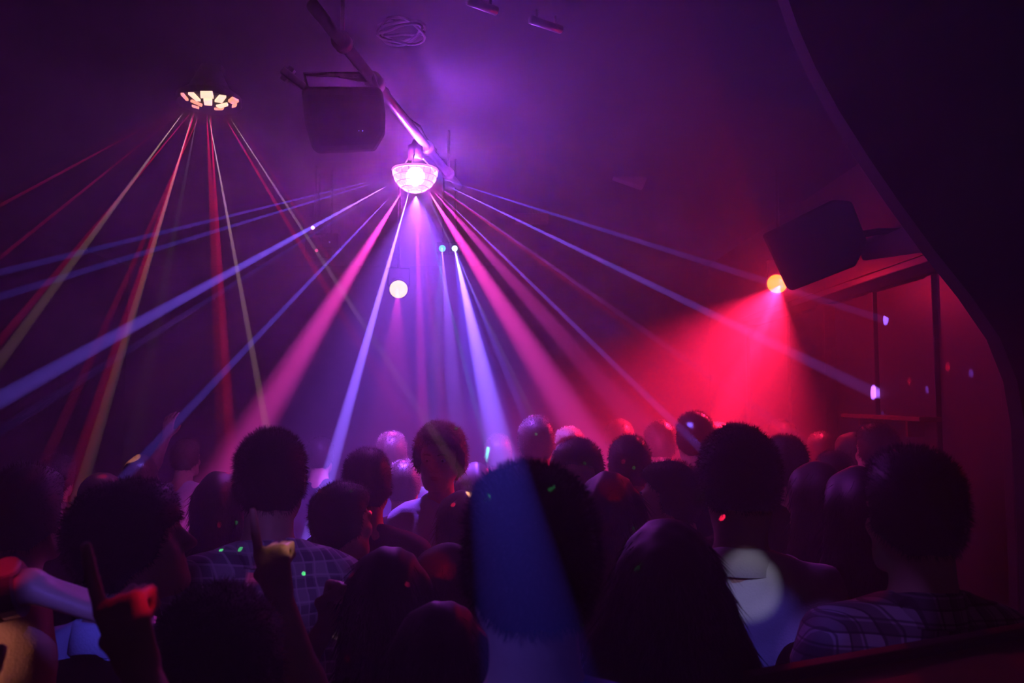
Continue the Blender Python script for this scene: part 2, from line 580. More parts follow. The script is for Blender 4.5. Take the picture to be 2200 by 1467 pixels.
            fl = ~A[e[:, 0], e[:, 1], e[:, 2]]
            q[fl] = q[fl][:, ::-1]
            Q.append(q)
        return V, np.concatenate(Q)


def to_mesh(name, V, Q, extra=None):
    me = bpy.data.meshes.new(name)
    n = len(Q)
    loops = Q.reshape(-1)
    starts = np.arange(n) * 4
    if extra is not None:
        EV, ET = extra
        loops = np.concatenate([loops, (ET + len(V)).reshape(-1)])
        starts = np.concatenate([starts, n * 4 + np.arange(len(ET)) * 3])
        V = np.concatenate([V, EV])
    me.vertices.add(len(V))
    me.vertices.foreach_set('co', V.astype(np.float32).reshape(-1))
    me.loops.add(len(loops))
    me.loops.foreach_set('vertex_index', loops.astype(np.int32))
    me.polygons.add(len(starts))
    me.polygons.foreach_set('loop_start', starts.astype(np.int32))
    me.update(calc_edges=True)
    me.polygons.foreach_set('use_smooth', np.ones(len(starts), bool))
    return me


def axis(lo, hi, coarse, bands):
    """grid coordinates from lo to hi with finer steps in the bands (lo, hi, step)"""
    out = [lo]
    x = lo
    while x < hi:
        st = coarse
        for b0, b1, s in bands:
            if b0 - 1e-9 <= x < b1:
                st = min(st, s)
        x += st
        out.append(x)
    return out


def rotz(a):
    return Matrix.Rotation(a, 3, 'Z')


# a hand: wrist at the origin, fingers along +Y, palm towards -Z, thumb on the +X side (mirrored with side=-1)
CURL = {'relaxed': ((14, 24, 16), (18, 28, 18), (22, 30, 20), (26, 32, 22), 20),
        'fist': ((80, 96, 62), (84, 98, 62), (86, 98, 62), (88, 96, 60), 58),
        'point': ((4, 5, 3), (80, 96, 60), (84, 98, 60), (86, 96, 60), 55),
        'drape': ((8, 18, 14), (12, 22, 16), (16, 26, 18), (20, 28, 20), 8),
        'grip': ((48, 52, 34), (50, 54, 34), (52, 54, 34), (54, 52, 32), 40)}


def hand_prims(pose, side):
    out = []
    for t in np.linspace(0, 1, 4):
        pass
    cs = CURL[pose]
    for x, k in ((0.027, 0), (0.009, 1), (-0.009, 2), (-0.026, 3)):
        out.append(((x * 0.62, 0.008, 0), (x * 1.08, 0.088, 0), 0.0150, 0.0125, 0.012))
        base = Vector((x * 1.08, 0.09, 0))
        L = ((0.043, 0.026, 0.022), (0.047, 0.030, 0.023), (0.043, 0.028, 0.023), (0.034, 0.021, 0.020))[k]
        ang = 0.0
        p = base
        sp = math.radians((7, 1, -4, -10)[k]) * (0.25 if pose in ('fist', 'point') else 1)
        r = (0.0102, 0.0105, 0.0100, 0.0088)[k]
        for j in range(3):
            ang += math.radians(cs[k][j])
            d = Vector((math.sin(sp) * math.cos(ang), math.cos(sp) * math.cos(ang), -math.sin(ang)))
            q = p + d * L[j]
            out.append((tuple(p), tuple(q), r * (1 - 0.07 * j), r * (0.93 - 0.09 * j), 0.003))
            p = q
    a = math.radians(cs[4])
    d1 = Vector((0.72, 0.62, -0.30)).normalized()
    p0 = Vector((0.018, 0.018, -0.006))
    p1 = p0 + d1 * 0.042
    d2 = (d1 * math.cos(a) + Vector((-0.75, 0.45, -0.5)).normalized() * math.sin(a)).normalized()
    p2 = p1 + d2 * 0.032
    d3 = (d1 * math.cos(1.5 * a) + Vector((-0.75, 0.45, -0.5)).normalized() * math.sin(1.5 * a)).normalized()
    p3 = p2 + d3 * 0.026
    out.append((tuple(p0), tuple(p1), 0.0175, 0.0130, 0.010))
    out.append((tuple(p1), tuple(p2), 0.0125, 0.0110, 0.004))
    out.append((tuple(p2), tuple(p3), 0.0110, 0.0088, 0.003))
    if side < 0:
        out = [((-a_[0], a_[1], a_[2]), (-b_[0], b_[1], b_[2]), r1, r2, k_) for a_, b_, r1, r2, k_ in out]
    return out


def frame(direction, palm):
    """rotation taking hand +Y to direction and -Z towards palm"""
    y = Vector(direction).normalized()
    z = -Vector(palm)
    z = (z - y * z.dot(y)).normalized()
    x = y.cross(z)
    return Matrix((x, y, z)).transposed()


# arm: elbow, wrist, hand direction, palm direction, hand pose (right arm; None = hanging at the side)
ARM_DOWN = ((0.222, -0.045, 1.13), (0.218, 0.045, 0.88), (-0.05, 0.25, -1), (-1, 0, 0.1), 'relaxed')
ARM_BENT = ((0.205, -0.05, 1.14), (0.125, 0.125, 1.27), (-0.6, 0.25, 0.75), (-0.8, -0.4, 0), 'grip')


def mirror(arm):
    e, w_, d, p, h = arm
    return ((-e[0], e[1], e[2]), (-w_[0], w_[1], w_[2]), (-d[0], d[1], d[2]), (-p[0], p[1], p[2]), h)


class Pose:
    def __init__(self, sex='m', right=ARM_DOWN, left=None, head=(0, 0, 0), res=1.0):
        self.sex = sex
        self.right = right
        self.left = left if left is not None else mirror(ARM_DOWN)
        self.head = head            # yaw, pitch (nod down +), tilt in degrees
        self.res = res
        f = sex == 'f'
        self.sh = 0.146 if f else 0.168
        self.T = Vector((0, 0.0, 1.66))
        self.R = (rotz(math.radians(head[0])) @ Matrix.Rotation(math.radians(-head[1]), 3, 'X') @ Matrix.Rotation(math.radians(head[2]), 3, 'Y'))

    def grid(self, hands=True, top=1.86, bottom=-0.02):
        s = self.res
        xb, yb, zb = [(-0.10, 0.10, 0.0055 * s)], [(-0.12, 0.13, 0.0055 * s)], [(1.50, 1.83, 0.0055 * s)]
        lo, hi = [-0.30, -0.24, bottom], [0.30, 0.24, top]
        for side, arm in ((1, self.right), (-1, self.left)):
            e, w_ = Vector(arm[0]), Vector(arm[1])
            tip = w_ + Vector(arm[2]).normalized() * 0.2
            for i in range(3):
                lo[i] = min(lo[i], e[i] - 0.08, w_[i] - 0.11, tip[i] - 0.05)
                hi[i] = max(hi[i], e[i] + 0.08, w_[i] + 0.11, tip[i] + 0.05)
            if hands:
                hs = 0.0048 * s if s < 1.4 else 0.008
                c = w_ + Vector(arm[2]).normalized() * 0.08
                for b, i in ((xb, 0), (yb, 1), (zb, 2)):
                    ext = 0.055 + 0.06 * abs(Vector(arm[2]).normalized()[i])
                    b.append((c[i] - ext, c[i] + ext, hs))
        st = 0.0135 * s
        return Field(axis(lo[0], hi[0], st, xb), axis(lo[1], hi[1], st, yb), axis(lo[2], hi[2], st * 1.25, zb))

    def torso(self, F, inf=0.0, k=0.05):
        f = self.sex == 'f'
        sh = self.sh
        if f:
            F.ell((0, -0.012, 1.29), (0.142, 0.098, 0.19), k, inf=inf)
            for s in (-1, 1):
                F.ell((s * 0.068, 0.075, 1.27), (0.058, 0.052, 0.056), 0.035, inf=inf)
            F.ell((0, -0.005, 1.10), (0.120, 0.092, 0.16), k, inf=inf)
            F.ell((0, -0.015, 0.95), (0.168, 0.122, 0.13), k, inf=inf)
        else:
            F.ell((0, -0.012, 1.28), (0.168, 0.112, 0.20), k, inf=inf)
            F.ell((0, -0.004, 1.09), (0.145, 0.104, 0.17), k, inf=inf)
            F.ell((0, -0.012, 0.95), (0.162, 0.118, 0.13), k, inf=inf)
        for s in (-1, 1):
            F.cone((s * 0.022, -0.045, 1.476), (s * (sh - 0.01), -0.025, 1.413), 0.040 if f else 0.047, 0.042 if f else 0.05, 0.04, inf=inf)
            F.ell((s * sh, -0.02, 1.400), (0.048, 0.053, 0.060) if f else (0.056, 0.060, 0.068), 0.03, inf=inf)

    def arms(self, F, inf=0.0, upper=1.0, fore=1.0, k=0.02):
        f = 0.88 if self.sex == 'f' else 1.0
        for s, arm in ((1, self.right), (-1, self.left)):
            S = Vector((s * self.sh, -0.02, 1.39))
            e, w_ = Vector(arm[0]), Vector(arm[1])
            if upper > 0:
                n = (e - S).normalized()
                cl = None if upper >= 1 else (n, S + (e - S) * upper)
                F.cone(S, e, 0.050 * f, 0.040 * f, 0.025, inf=inf, clip=cl)
            if fore > 0:
                n = (w_ - e).normalized()
                cl = None if fore >= 1 else (n, e + (w_ - e) * fore)
                F.cone(e, e + (w_ - e) * 0.35, 0.041 * f, 0.042 * f, k, inf=inf, clip=cl)
                F.cone(e + (w_ - e) * 0.3, w_, 0.042 * f, 0.026 * f, k, inf=inf, clip=cl)

    def hands(self, F):
        sc = 0.93 if self.sex == 'f' else 1.02
        for s, arm in ((1, self.right), (-1, self.left)):
            R = frame(arm[2], arm[3])
            W = Vector(arm[1])
            # thumb on +X of the hand frame when palm faces away from -Z: choose the side that suits a right/left hand
            side = -s
            for a, b, r1, r2, k in hand_prims(arm[4], side):
                F.cone(R @ (Vector(a) * sc) + W, R @ (Vector(b) * sc) + W, r1 * sc, r2 * sc, k)

    def legs(self, F, inf=0.0, k=0.02, feet=True):
        for s in (-1, 1):
            F.cone((s * 0.088, -0.005, 0.92), (s * 0.10, 0.012, 0.50), 0.088, 0.057, 0.03, inf=inf)
            F.cone((s * 0.10, 0.010, 0.50), (s * 0.10, -0.012, 0.34), 0.056, 0.057, k, inf=inf)
            F.cone((s * 0.10, -0.012, 0.34), (s * 0.102, -0.028, 0.09), 0.057, 0.036, k, inf=inf)

    def feet(self, F, inf=0.0):
        for s in (-1, 1):
            F.cone((s * 0.102, -0.045, 0.042), (s * 0.115, 0.085, 0.034), 0.038, 0.040, 0.02, inf=inf)
            F.cone((s * 0.115, 0.085, 0.034), (s * 0.118, 0.15, 0.026), 0.040, 0.026, 0.02, inf=inf)

    def head_prims(self, F):
        R, T = self.R, self.T
        f = self.sex == 'f'
        kw = dict(R=R, T=T)
        F.ell((0, -0.014, 0.034), (0.076, 0.094, 0.086), 0.02, **kw)
        F.ell((0, 0.030, -0.030), (0.061, 0.064, 0.082), 0.03, **kw)
        F.ell((0, 0.044, -0.082), (0.040, 0.044, 0.030) if f else (0.046, 0.046, 0.034), 0.03, **kw)
        for s in (-1, 1):
            F.cone((s * 0.056, 0.0, -0.055), (s * 0.028, 0.066, -0.098), 0.016, 0.014, 0.03, **kw)          # jaw line
            F.ell((s * 0.040, 0.066, -0.028), (0.020, 0.020, 0.018), 0.02, **kw)                              # cheek bone
            F.cone((s * 0.012, 0.087, 0.020), (s * 0.043, 0.074, 0.020), 0.010, 0.010, 0.015, **kw)          # brow
            F.ell((s * 0.031, 0.099, 0.001), (0.017, 0.017, 0.011), 0.012, sub=True, **kw)                    # eye socket
            F.ell((s * 0.077, -0.008, -0.006), (0.010, 0.020, 0.032), 0.006, **kw)                            # ear
            F.ell((s * 0.086, -0.002, -0.004), (0.005, 0.011, 0.018), 0.004, sub=True, **kw)
        F.cone((0, 0.090, 0.012), (0, 0.112, -0.028), 0.0085, 0.0125, 0.010, **kw)                            # nose
        for s in (-1, 1):
            F.ell((s * 0.011, 0.101, -0.033), (0.009, 0.011, 0.008), 0.006, **kw)
        F.cone((-0.018, 0.088, -0.061), (0.018, 0.088, -0.061), 0.0060, 0.0060, 0.006, **kw)
        F.cone((-0.014, 0.087, -0.071), (0.014, 0.087, -0.071), 0.0066, 0.0066, 0.006, **kw)
        F.ell((0, 0.099, -0.066), (0.026, 0.006, 0.0016), 0.003, sub=True, **kw)
        F.ell((0, 0.076, -0.101), (0.020, 0.016, 0.015), 0.02, **kw)                                          # chin
        nk = 0.048 if f else 0.057
        a = R @ Vector((0, -0.022, -0.055)) + T
        F.cone(a, (0, -0.045, 1.46), nk, nk + 0.006, 0.03)

    def body(self):
        F = self.grid()
        self.torso(F)
        self.arms(F)
        self.hands(F)
        self.legs(F)
        self.feet(F)
        self.head_prims(F)
        return F.mesh()

    def shirt(self, sleeve, seed=1, loose=0.014):
        F = self.grid(hands=False, top=1.62, bottom=0.78)
        F.ax[2]
        self.torso(F, inf=loose)
        F.cone((0, -0.012, 0.90), (0, -0.010, 1.12), 0.135, 0.118, 0.04, inf=loose, flat=None)
        F.ell((0, -0.012, 0.90), (0.190, 0.145, 0.16), 0.03, inf=loose)
        if sleeve == 'long':
            self.arms(F, inf=loose, upper=1, fore=0.93)
        elif sleeve == 'short':
            self.arms(F, inf=loose + 0.006, upper=0.62, fore=0)
        F.wrinkle(0.0042, 44.0, seed)
        F.plane((0, 0.0, -1), (0, 0, 0.86))
        F.plane((0, 0.35, 1.0), (0, -0.045, 1.522))
        return F.mesh()

    def trousers(self):
        F = self.grid(hands=False, top=1.05, bottom=0.02)
        F.ell((0, -0.012, 0.95), (0.165, 0.121, 0.13), 0.03, inf=0.006)
        self.legs(F, inf=0.014)
        F.wrinkle(0.0022, 38.0, 3)
        F.plane((0, 0, 1), (0, 0, 0.985))
        F.plane((0, 0, -1), (0, 0, 0.075))
        return F.mesh()

    def shoe(self, s):
        F = Field(axis(0.03, 0.20, 0.008, []), axis(-0.12, 0.22, 0.008, []), axis(-0.004, 0.13, 0.008, []))
        F.cone((0.102, -0.045, 0.042), (0.115, 0.085, 0.034), 0.046, 0.047, 0.02)
        F.cone((0.115, 0.085, 0.034), (0.118, 0.155, 0.028), 0.047, 0.032, 0.02)
        F.cone((0.102, -0.030, 0.06), (0.102, -0.028, 0.09), 0.047, 0.047, 0.02)
        F.plane((0, 0, -1), (0, 0, 0.002))
        F.plane((0, 0.2, 1), (0, -0.03, 0.108))
        V, Q = F.mesh()
        if s < 0:
            V = V * np.array([-1, 1, 1])
            Q = Q[:, ::-1]
        return V, Q


def hair_mesh(style, R, T, res, strands, seed):
    """hair shell with strands, in the body's space"""
    r = np.random.default_rng(seed)
    lo_z = -0.42 if style in ('long', 'longwide') else (-0.22 if style == 'bob' else -0.14)
    st = 0.0065 * res
    F = Field(axis(-0.17, 0.17, st, []), axis(-0.18, 0.15, st, []), axis(lo_z, 0.19, st if lo_z > -0.3 else st * 1.5, []))
    t = {'short': 0.010, 'crop': 0.006, 'mop': 0.018, 'curly': 0.026, 'long': 0.010, 'longwide': 0.016, 'bob': 0.011, 'bun': 0.012, 'balding': 0.004}[style]
    F.ell((0, -0.014, 0.034), (0.076 + t, 0.094 + t, 0.086 + t), 0.0)
    F.ell((0, -0.010, -0.02), (0.072 + t, 0.080 + t, 0.080 + t * 0.5), 0.03)
    if style in ('mop',):
        F.ell((0, 0.040, 0.055), (0.070, 0.066, 0.042), 0.02)
    if style in ('short', 'mop'):
        F.ell((0, 0.02, 0.085), (0.062, 0.075, 0.04), 0.02)
    # hairline: higher at the front, low at the nape
    z = F.ax[2][None, None, :]
    y = F.ax[1][None, :, None]
    x = F.ax[0][:, None, None]
    if style in ('long', 'longwide', 'bob'):
        h = np.interp(y, [-0.2, -0.02, 0.02, 0.05, 0.085], [-9, -9, -0.03, 0.045, 0.075])
    elif style == 'mop':
        h = np.interp(y, [-0.2, -0.06, 0.0, 0.045, 0.075, 0.11], [-0.10, -0.10, -0.045, -0.03, 0.020, 0.030])
    elif style == 'balding':
        h = np.interp(y, [-0.2, -0.06, -0.02, 0.03, 0.10], [-0.07, -0.07, -0.02, 0.01, 0.09])
    else:
        h = np.interp(y, [-0.2, -0.06, -0.02, 0.012, 0.018, 0.06, 0.085], [-0.085, -0.085, -0.04, -0.03, 0.03, 0.055, 0.078])
    F.F = np.maximum(F.F, (h - z).astype(np.float32) * 0.8)
    if style == 'bob':
        for s in (-1, 1):
            F.cone((s * 0.070, -0.02, 0.03), (s * 0.082, -0.010, -0.14), 0.034, 0.036, 0.03)
        F.cone((0, -0.070, 0.02), (0, -0.075, -0.13), 0.06, 0.055, 0.03)
    if style in ('long', 'longwide'):
        wd = 1.45 if style == 'longwide' else 1.0
        for s in (-1, 1):
            F.cone((s * 0.066, -0.02, 0.03), (s * 0.088 * wd, -0.03, -0.19), 0.036, 0.044 * wd, 0.03)
            F.cone((s * 0.060 * wd, -0.055, -0.16), (s * 0.075 * wd, -0.085, -0.34), 0.055, 0.040, 0.04)
        F.cone((0, -0.075, 0.03), (0, -0.095, -0.34), 0.07, 0.062, 0.03)
    if style == 'bun':
        F.ell((0, -0.085, 0.10), (0.046, 0.044, 0.042), 0.015)
    if style in ('curly', 'mop', 'longwide'):
        F.F = F.F - (0.0035 if style != 'curly' else 0.006) * (np.sin(95 * x + 2 * np.sin(40 * z)) * np.sin(88 * y + seed) * np.sin(92 * z)).astype(np.float32)
    else:
        if style in ('long', 'bob'):
            F.F = F.F - (0.0045 * np.sin(46 * x + 9 * z + seed) * np.sin(40 * y - 6 * z + 1.0)).astype(np.float32)
        F.F = F.F - 0.0014 * (np.sin(150 * x + 3 * np.sin(25 * z) + seed)).astype(np.float32) * np.ones_like(F.F)
    V, Q = F.mesh()
    extra = None
    if strands:
        A, B, C = V[Q[:, 0]], V[Q[:, 1]], V[Q[:, 2]]
        N = np.cross(B - A, C - A)
        N /= np.linalg.norm(N, axis=1, keepdims=True) + 1e-9
        pick = r.integers(0, len(Q), strands)
        u = r.random((strands, 2))
        P = A[pick] + (B[pick] - A[pick]) * u[:, :1] + (V[Q[pick, 3]] - A[pick]) * u[:, 1:]
        n = N[pick]
        if style in ('short', 'crop'):
            D = n + np.array([0, -0.15, 0.25]) * (n[:, 2:] > -0.2) + np.array([0, -0.2, -0.8]) * (n[:, 2:] <= 0.1)
            L = r.uniform(0.007, 0.018, strands)
            wd = 0.0009
        elif style in ('curly', 'mop'):
            D = n + r.normal(0, 0.55, n.shape) + np.array([0, 0, -0.2])
            L = r.uniform(0.010, 0.026 if style == 'curly' else 0.018, strands)
            wd = 0.0012
        else:
            D = n * 0.22 + np.array([0, -0.12, -1.0])
            L = r.uniform(0.03, 0.08, strands)
            wd = 0.0013
        D += r.normal(0, 0.22, D.shape)
        D /= np.linalg.norm(D, axis=1, keepdims=True)
        s1 = np.cross(D, r.normal(0, 1, D.shape))
        s1 /= np.linalg.norm(s1, axis=1, keepdims=True) + 1e-9
        s2 = np.cross(D, s1)
        base = P - n * 0.002
        tip = P + D * L[:, None]
        EV = np.stack([base + s1 * wd, base - 0.5 * s1 * wd + 0.87 * s2 * wd, base - 0.5 * s1 * wd - 0.87 * s2 * wd, tip], 1).reshape(-1, 3)
        b4 = np.arange(strands)[:, None] * 4
        ET = np.concatenate([b4 + [0, 1, 3], b4 + [1, 2, 3], b4 + [2, 0, 3]])
        extra = (EV, ET)
    Rn = np.array(R)
    tv = np.array(T)
    V = V @ Rn.T + tv
    if extra is not None:
        extra = (extra[0] @ Rn.T + tv, extra[1])
    return V, Q, extra


CACHE = {}


def cached(key, fn):
    if key not in CACHE:
        CACHE[key] = fn()
    return CACHE[key]


def slot(o, m):
    """own material on shared mesh data"""
    if not o.data.materials:
        o.data.materials.append(m)
    o.material_slots[0].link = 'OBJECT'
    o.material_slots[0].material = m


def collar_bm():
    bm = bmesh.new()
    prof = [(0.064, 0.000), (0.066, 0.034), (0.069, 0.040), (0.074, 0.034), (0.083, -0.024), (0.078, -0.026), (0.071, 0.026), (0.070, 0.0)]
    n = 40
    rings = []
    for i in range(n + 1):
        a = math.radians(112) + math.radians(316) * i / n
        ring = []
        for rr, zz in prof:
            sx, sy = 1.0, 1.06
            p = Vector((rr * math.cos(a) * sx, rr * math.sin(a) * sy, zz))
            p.z -= 0.30 * (p.y + 0.06) * (1 if p.y > -0.06 else 0.3)
            ring.append(bm.verts.new(p + Vector((0, -0.038, 1.490))))
        rings.append(ring)
    m = len(prof)
    for i in range(n):
        for k in range(m):
            bm.faces.new((rings[i][k], rings[i + 1][k], rings[i + 1][(k + 1) % m], rings[i][(k + 1) % m]))
    bm.faces.new(rings[0])
    bm.faces.new(rings[-1][::-1])
    return bm


def hood_mesh():
    F = Field(axis(-0.2, 0.2, 0.009, []), axis(-0.22, 0.16, 0.009, []), axis(1.34, 1.60, 0.009, []))
    for i in range(14):
        a = math.radians(-200 + 220 * i / 13) 
        b = math.radians(-200 + 220 * (i + 1) / 13)
        def pt(t):
            back = max(0.0, -math.sin(t))
            return (0.105 * math.cos(t), -0.05 + 0.10 * math.sin(t) - 0.02 * back, 1.475 + 0.03 * back)
        ra = 0.026 + 0.018 * max(0, -math.sin(a))
        rb = 0.026 + 0.018 * max(0, -math.sin(b))
        F.cone(pt(a), pt(b), ra, rb, 0.02)
    F.wrinkle(0.003, 60, 2)
    return F.mesh()


def eyes_bm(R, T, sides=(-1, 1)):
    bm = bmesh.new()
    for s in sides:
        c = R @ Vector((s * 0.031, 0.0735, 0.001)) + T
        bmesh.ops.create_uvsphere(bm, u_segments=14, v_segments=10, radius=0.0122, matrix=Matrix.Translation(c))
    return bm


def iris_bm(R, T, sides=(-1, 1)):
    bm = bmesh.new()
    for s in sides:
        c = R @ Vector((s * 0.031, 0.0812, 0.000)) + T
        bmesh.ops.create_uvsphere(bm, u_segments=12, v_segments=8, radius=0.0056, matrix=Matrix.Translation(c))
    return bm


def brow_bm(R, T, sides=(-1, 1)):
    bm = bmesh.new()
    for s in sides:
        pts = [R @ Vector((s * x, y, z)) + T for x, y, z in ((0.014, 0.097, 0.021), (0.026, 0.094, 0.025), (0.038, 0.086, 0.024), (0.047, 0.078, 0.019))]
        add_tube(bm, pts, [0.0025, 0.0036, 0.003, 0.0015], 6)
    return bm


def lips_bm(R, T):
    bm = bmesh.new()
    for zz, rr, yy in ((-0.0625, 0.0048, 0.0925), (-0.0705, 0.0056, 0.0915)):
        pts = [R @ Vector((x, yy - 9.0 * x * x, zz + (0.0012 if abs(x) < 0.004 and zz > -0.065 else 0))) + T for x in (-0.023, -0.012, 0.0, 0.012, 0.023)]
        add_tube(bm, pts, [0.0012, rr * 0.85, rr, rr * 0.85, 0.0012], 8)
    return bm


POSES = {}


def pose(name, **kw):
    POSES[name] = Pose(**kw)
    return name


def person(label, px, ytop, d, yaw, pose_name, hair='short', hair_m=None, sleeve='short', top=None, collar=False,
           hood=False, face=False, strands=0, seed=1, group='dancing crowd', height=None):
    P = POSES[pose_name]
    pt = at(px, ytop, d)
    crown = 1.78 + {'short': 0.02, 'crop': 0.006, 'mop': 0.024, 'curly': 0.028, 'long': 0.010, 'longwide': 0.016, 'bob': 0.011, 'bun': 0.012, 'balding': 0.004, None: 0}[hair]
    H = height or pt.z
    s = H / crown
    root = empty('person', (pt.x, pt.y, 0), label, 'person', group, math.radians(yaw))
    root.scale = (s, s, s)
    key = pose_name
    b = link('body', cached(('body', key), lambda: to_mesh('body', *P.body())), M_SKIN, root)
    if hair:
        me = cached(('hair', key, hair, strands, seed % 2), lambda: to_mesh('hair', *hair_mesh(hair, P.R, P.T, P.res, strands, seed % 2 + 3)))
        h = link('hair', me, None, root)
        slot(h, hair_m or M_HAIR_K)
    sh = link('shirt', cached(('shirt', key, sleeve, seed % 2), lambda: to_mesh('shirt', *P.shirt(sleeve, seed % 2 + 1))), None, root)
    slot(sh, top or M_CHAR)
    if collar:
        c = from_bm('collar', collar_bm(), None, sh, smooth=True)
        c.data.materials.append(top or M_CHAR)
    if hood:
        c = link('hood', cached('hood', lambda: to_mesh('hood', *hood_mesh())), None, sh)
        slot(c, top or M_CHAR)
    t = link('trousers', cached(('trousers', P.sex), lambda: to_mesh('trousers', *POSES['far_m'].trousers())), M_JEANS, root)
    for sd in (-1, 1):
        link('shoe', cached(('shoe', sd), lambda: to_mesh('shoe', *P.shoe(sd))), M_SHOE, root)
    if face:
        for sd in (-1, 1):
            e = from_bm('eye', eyes_bm(P.R, P.T, (sd,)), M_EYE, root, smooth=True)
            from_bm('iris', iris_bm(P.R, P.T, (sd,)), M_HAIR_K, e, smooth=True)
            from_bm('eyebrow', brow_bm(P.R, P.T, (sd,)), hair_m or M_HAIR_K, root, smooth=True)
        from_bm('lips', lips_bm(P.R, P.T), mat('lip_skin', (0.42, 0.14, 0.13), 0.4), root, smooth=True)
    return root

# ------------------------------------------------------------------ the room
def at_height(px, py, Z):
    v = at(px, py, 1.0) - CAM
    return CAM + v * ((Z - CAM.z) / v.z)


def struct(name, lo, hi, m, bevel=0.0):
    bm = bmesh.new()
    add_box(bm, lo, hi, bevel=bevel)
    o = from_bm(name, bm, m)
    o['kind'] = 'structure'
    return o


M_WALL = mat('dark_painted_plaster', (0.03, 0.024, 0.028), 0.85, noise=0.25, nscale=4, bump=0.2, bscale=25)
M_CEIL = mat('black_ceiling_paint', (0.005, 0.0045, 0.006), 0.95, 0.1, noise=0.2, nscale=5, bump=0.2, bscale=20)
M_FLOOR = mat('worn_dark_floor', (0.05, 0.04, 0.04), 0.45, noise=0.3, nscale=6, bump=0.15, bscale=12)
M_PANEL = mat('dark_wall_panel', (0.05, 0.026, 0.026), 0.5, noise=0.2, nscale=8)
M_WOOD = mat('brown_counter_wood', (0.20, 0.085, 0.03), 0.5, noise=0.3, nscale=14, bump=0.1, bscale=40)

XL, XR, YF, YB, H = -4.3, 2.2, -1.6, 9.2, 3.35
struct('floor', (XL, YF, -0.12), (XR, YB, 0.0), M_FLOOR)
struct('ceiling', (XL, YF, H), (XR, YB, H + 0.12), M_CEIL)
struct('wall_left', (XL - 0.12, YF, 0), (XL, YB, H), M_WALL)
wall_right = struct('wall_right', (XR, YF, 0), (XR + 0.12, YB, H), M_WALL)
struct('wall_back', (XL, YB, 0), (XR, YB + 0.12, H), mat('back_wall_plaster', (0.05, 0.045, 0.05), 0.9, noise=0.15, nscale=3, bump=0.2, bscale=20))
struct('wall_front', (XL, YF - 0.12, 0), (XR, YF, H), M_WALL)
# panels and uprights of the right wall
seams = [3.0, 3.62, 4.25, 4.95, 5.62, 6.5, 7.6]
for y0, y1 in zip(seams[:-1], seams[1:]):
    bm = bmesh.new()
    add_box(bm, (XR - 0.022, y0 + 0.04, 0.12), (XR - 0.002, y1 - 0.04, 2.5), bevel=0.006)
    from_bm('panel', bm, M_PANEL, wall_right)
for y in seams:
    bm = bmesh.new()
    wd = 0.07 if abs(y - 5.62) < 0.01 else 0.035
    add_box(bm, (XR - (0.10 if wd > 0.05 else 0.045), y - wd, 0.0), (XR - 0.002, y + wd, 2.5), bevel=0.006)
    from_bm('upright', bm, M_PANEL, wall_right)
# pelmet over the panels
bm = bmesh.new()
add_box(bm, (XR - 0.20, 3.0, 2.52), (XR - 0.002, 7.4, 2.56), bevel=0.006)
add_box(bm, (XR - 0.20, 3.0, 2.56), (XR - 0.17, 7.4, 2.74), bevel=0.006)
o = from_bm('trim_1', bm, M_PANEL)
o['kind'] = 'structure'
bm = bmesh.new()
add_box(bm, (XR - 0.14, 4.2, 1.745), (XR - 0.022, 5.2, 1.77), bevel=0.004)
for y in (4.4, 5.0):
    add_box(bm, (XR - 0.11, y - 0.012, 1.66), (XR - 0.022, y + 0.012, 1.745))
tag(from_bm('drink_shelf', bm, mat('varnished_shelf_wood', (0.25, 0.10, 0.06), 0.2, 0.6)), 'narrow varnished drink shelf on the right wall panels', 'shelf')

# dark arched wall end on the right, close to the camera
edge = [(1684, -30), (1712, 60), (1748, 150), (1796, 245), (1852, 340), (1916, 440), (1988, 545), (2060, 640), (2118, 730), (2150, 820), (2163, 920), (2166, 1050), (2168, 1500)]
pts = [at(px, py, 2.5) for px, py in edge]
poly = [(p.x, p.z) for p in pts]
poly = [(poly[0][0] - 0.06, H - 0.005)] + poly + [(poly[-1][0], 0.0), (XR - 0.003, 0.0), (XR - 0.003, H - 0.005)]
bm = bmesh.new()
f0 = [bm.verts.new((x, 2.42, z)) for x, z in poly]
f1 = [bm.verts.new((x, 2.49, z)) for x, z in poly]
n = len(poly)
bm.faces.new(f0)
bm.faces.new(f1[::-1])
for i in range(n):
    bm.faces.new((f0[i], f1[i], f1[(i + 1) % n], f0[(i + 1) % n]))
bmesh.ops.recalc_face_normals(bm, faces=bm.faces)
o = from_bm('trim_2', bm, mat('brown_black_arch_plaster', (0.03, 0.018, 0.01), 0.9, noise=0.3, nscale=6, bump=0.2, bscale=20))
o['kind'] = 'structure'

# wooden counter at the bottom right corner
e0, e1 = at_height(1545, 1475, 1.45), at_height(2230, 1352, 1.45)
u = (e1 - e0).normalized()
nrm = Vector((u.y, -u.x, 0))
m4 = Matrix(((u.x, nrm.x, 0, e0.x), (u.y, nrm.y, 0, e0.y), (0, 0, 1, 0), (0, 0, 0, 1)))
Lc = 1.25
c = empty('counter', (0, 0, 0), 'brown wooden counter top in the bottom right corner', 'counter')
bm = bmesh.new()
add_box(bm, (0.04, 0.0, 1.405), (Lc, 0.42, 1.45), m4, 0.008)
from_bm('counter_top', bm, M_WOOD, c)
bm = bmesh.new()
add_box(bm, (0.08, 0.05, 0.0), (Lc - 0.03, 0.38, 1.405), m4, 0.004)
from_bm('front_panel', bm, mat('dark_counter_wood', (0.06, 0.03, 0.015), 0.6), c)
bm = bmesh.new()
add_box(bm, (0.04, 0.0, 1.45), (Lc, 0.03, 1.468), m4, 0.004)
from_bm('raised_rim', bm, mat('dark_counter_wood', (0.06, 0.03, 0.015), 0.6), c)

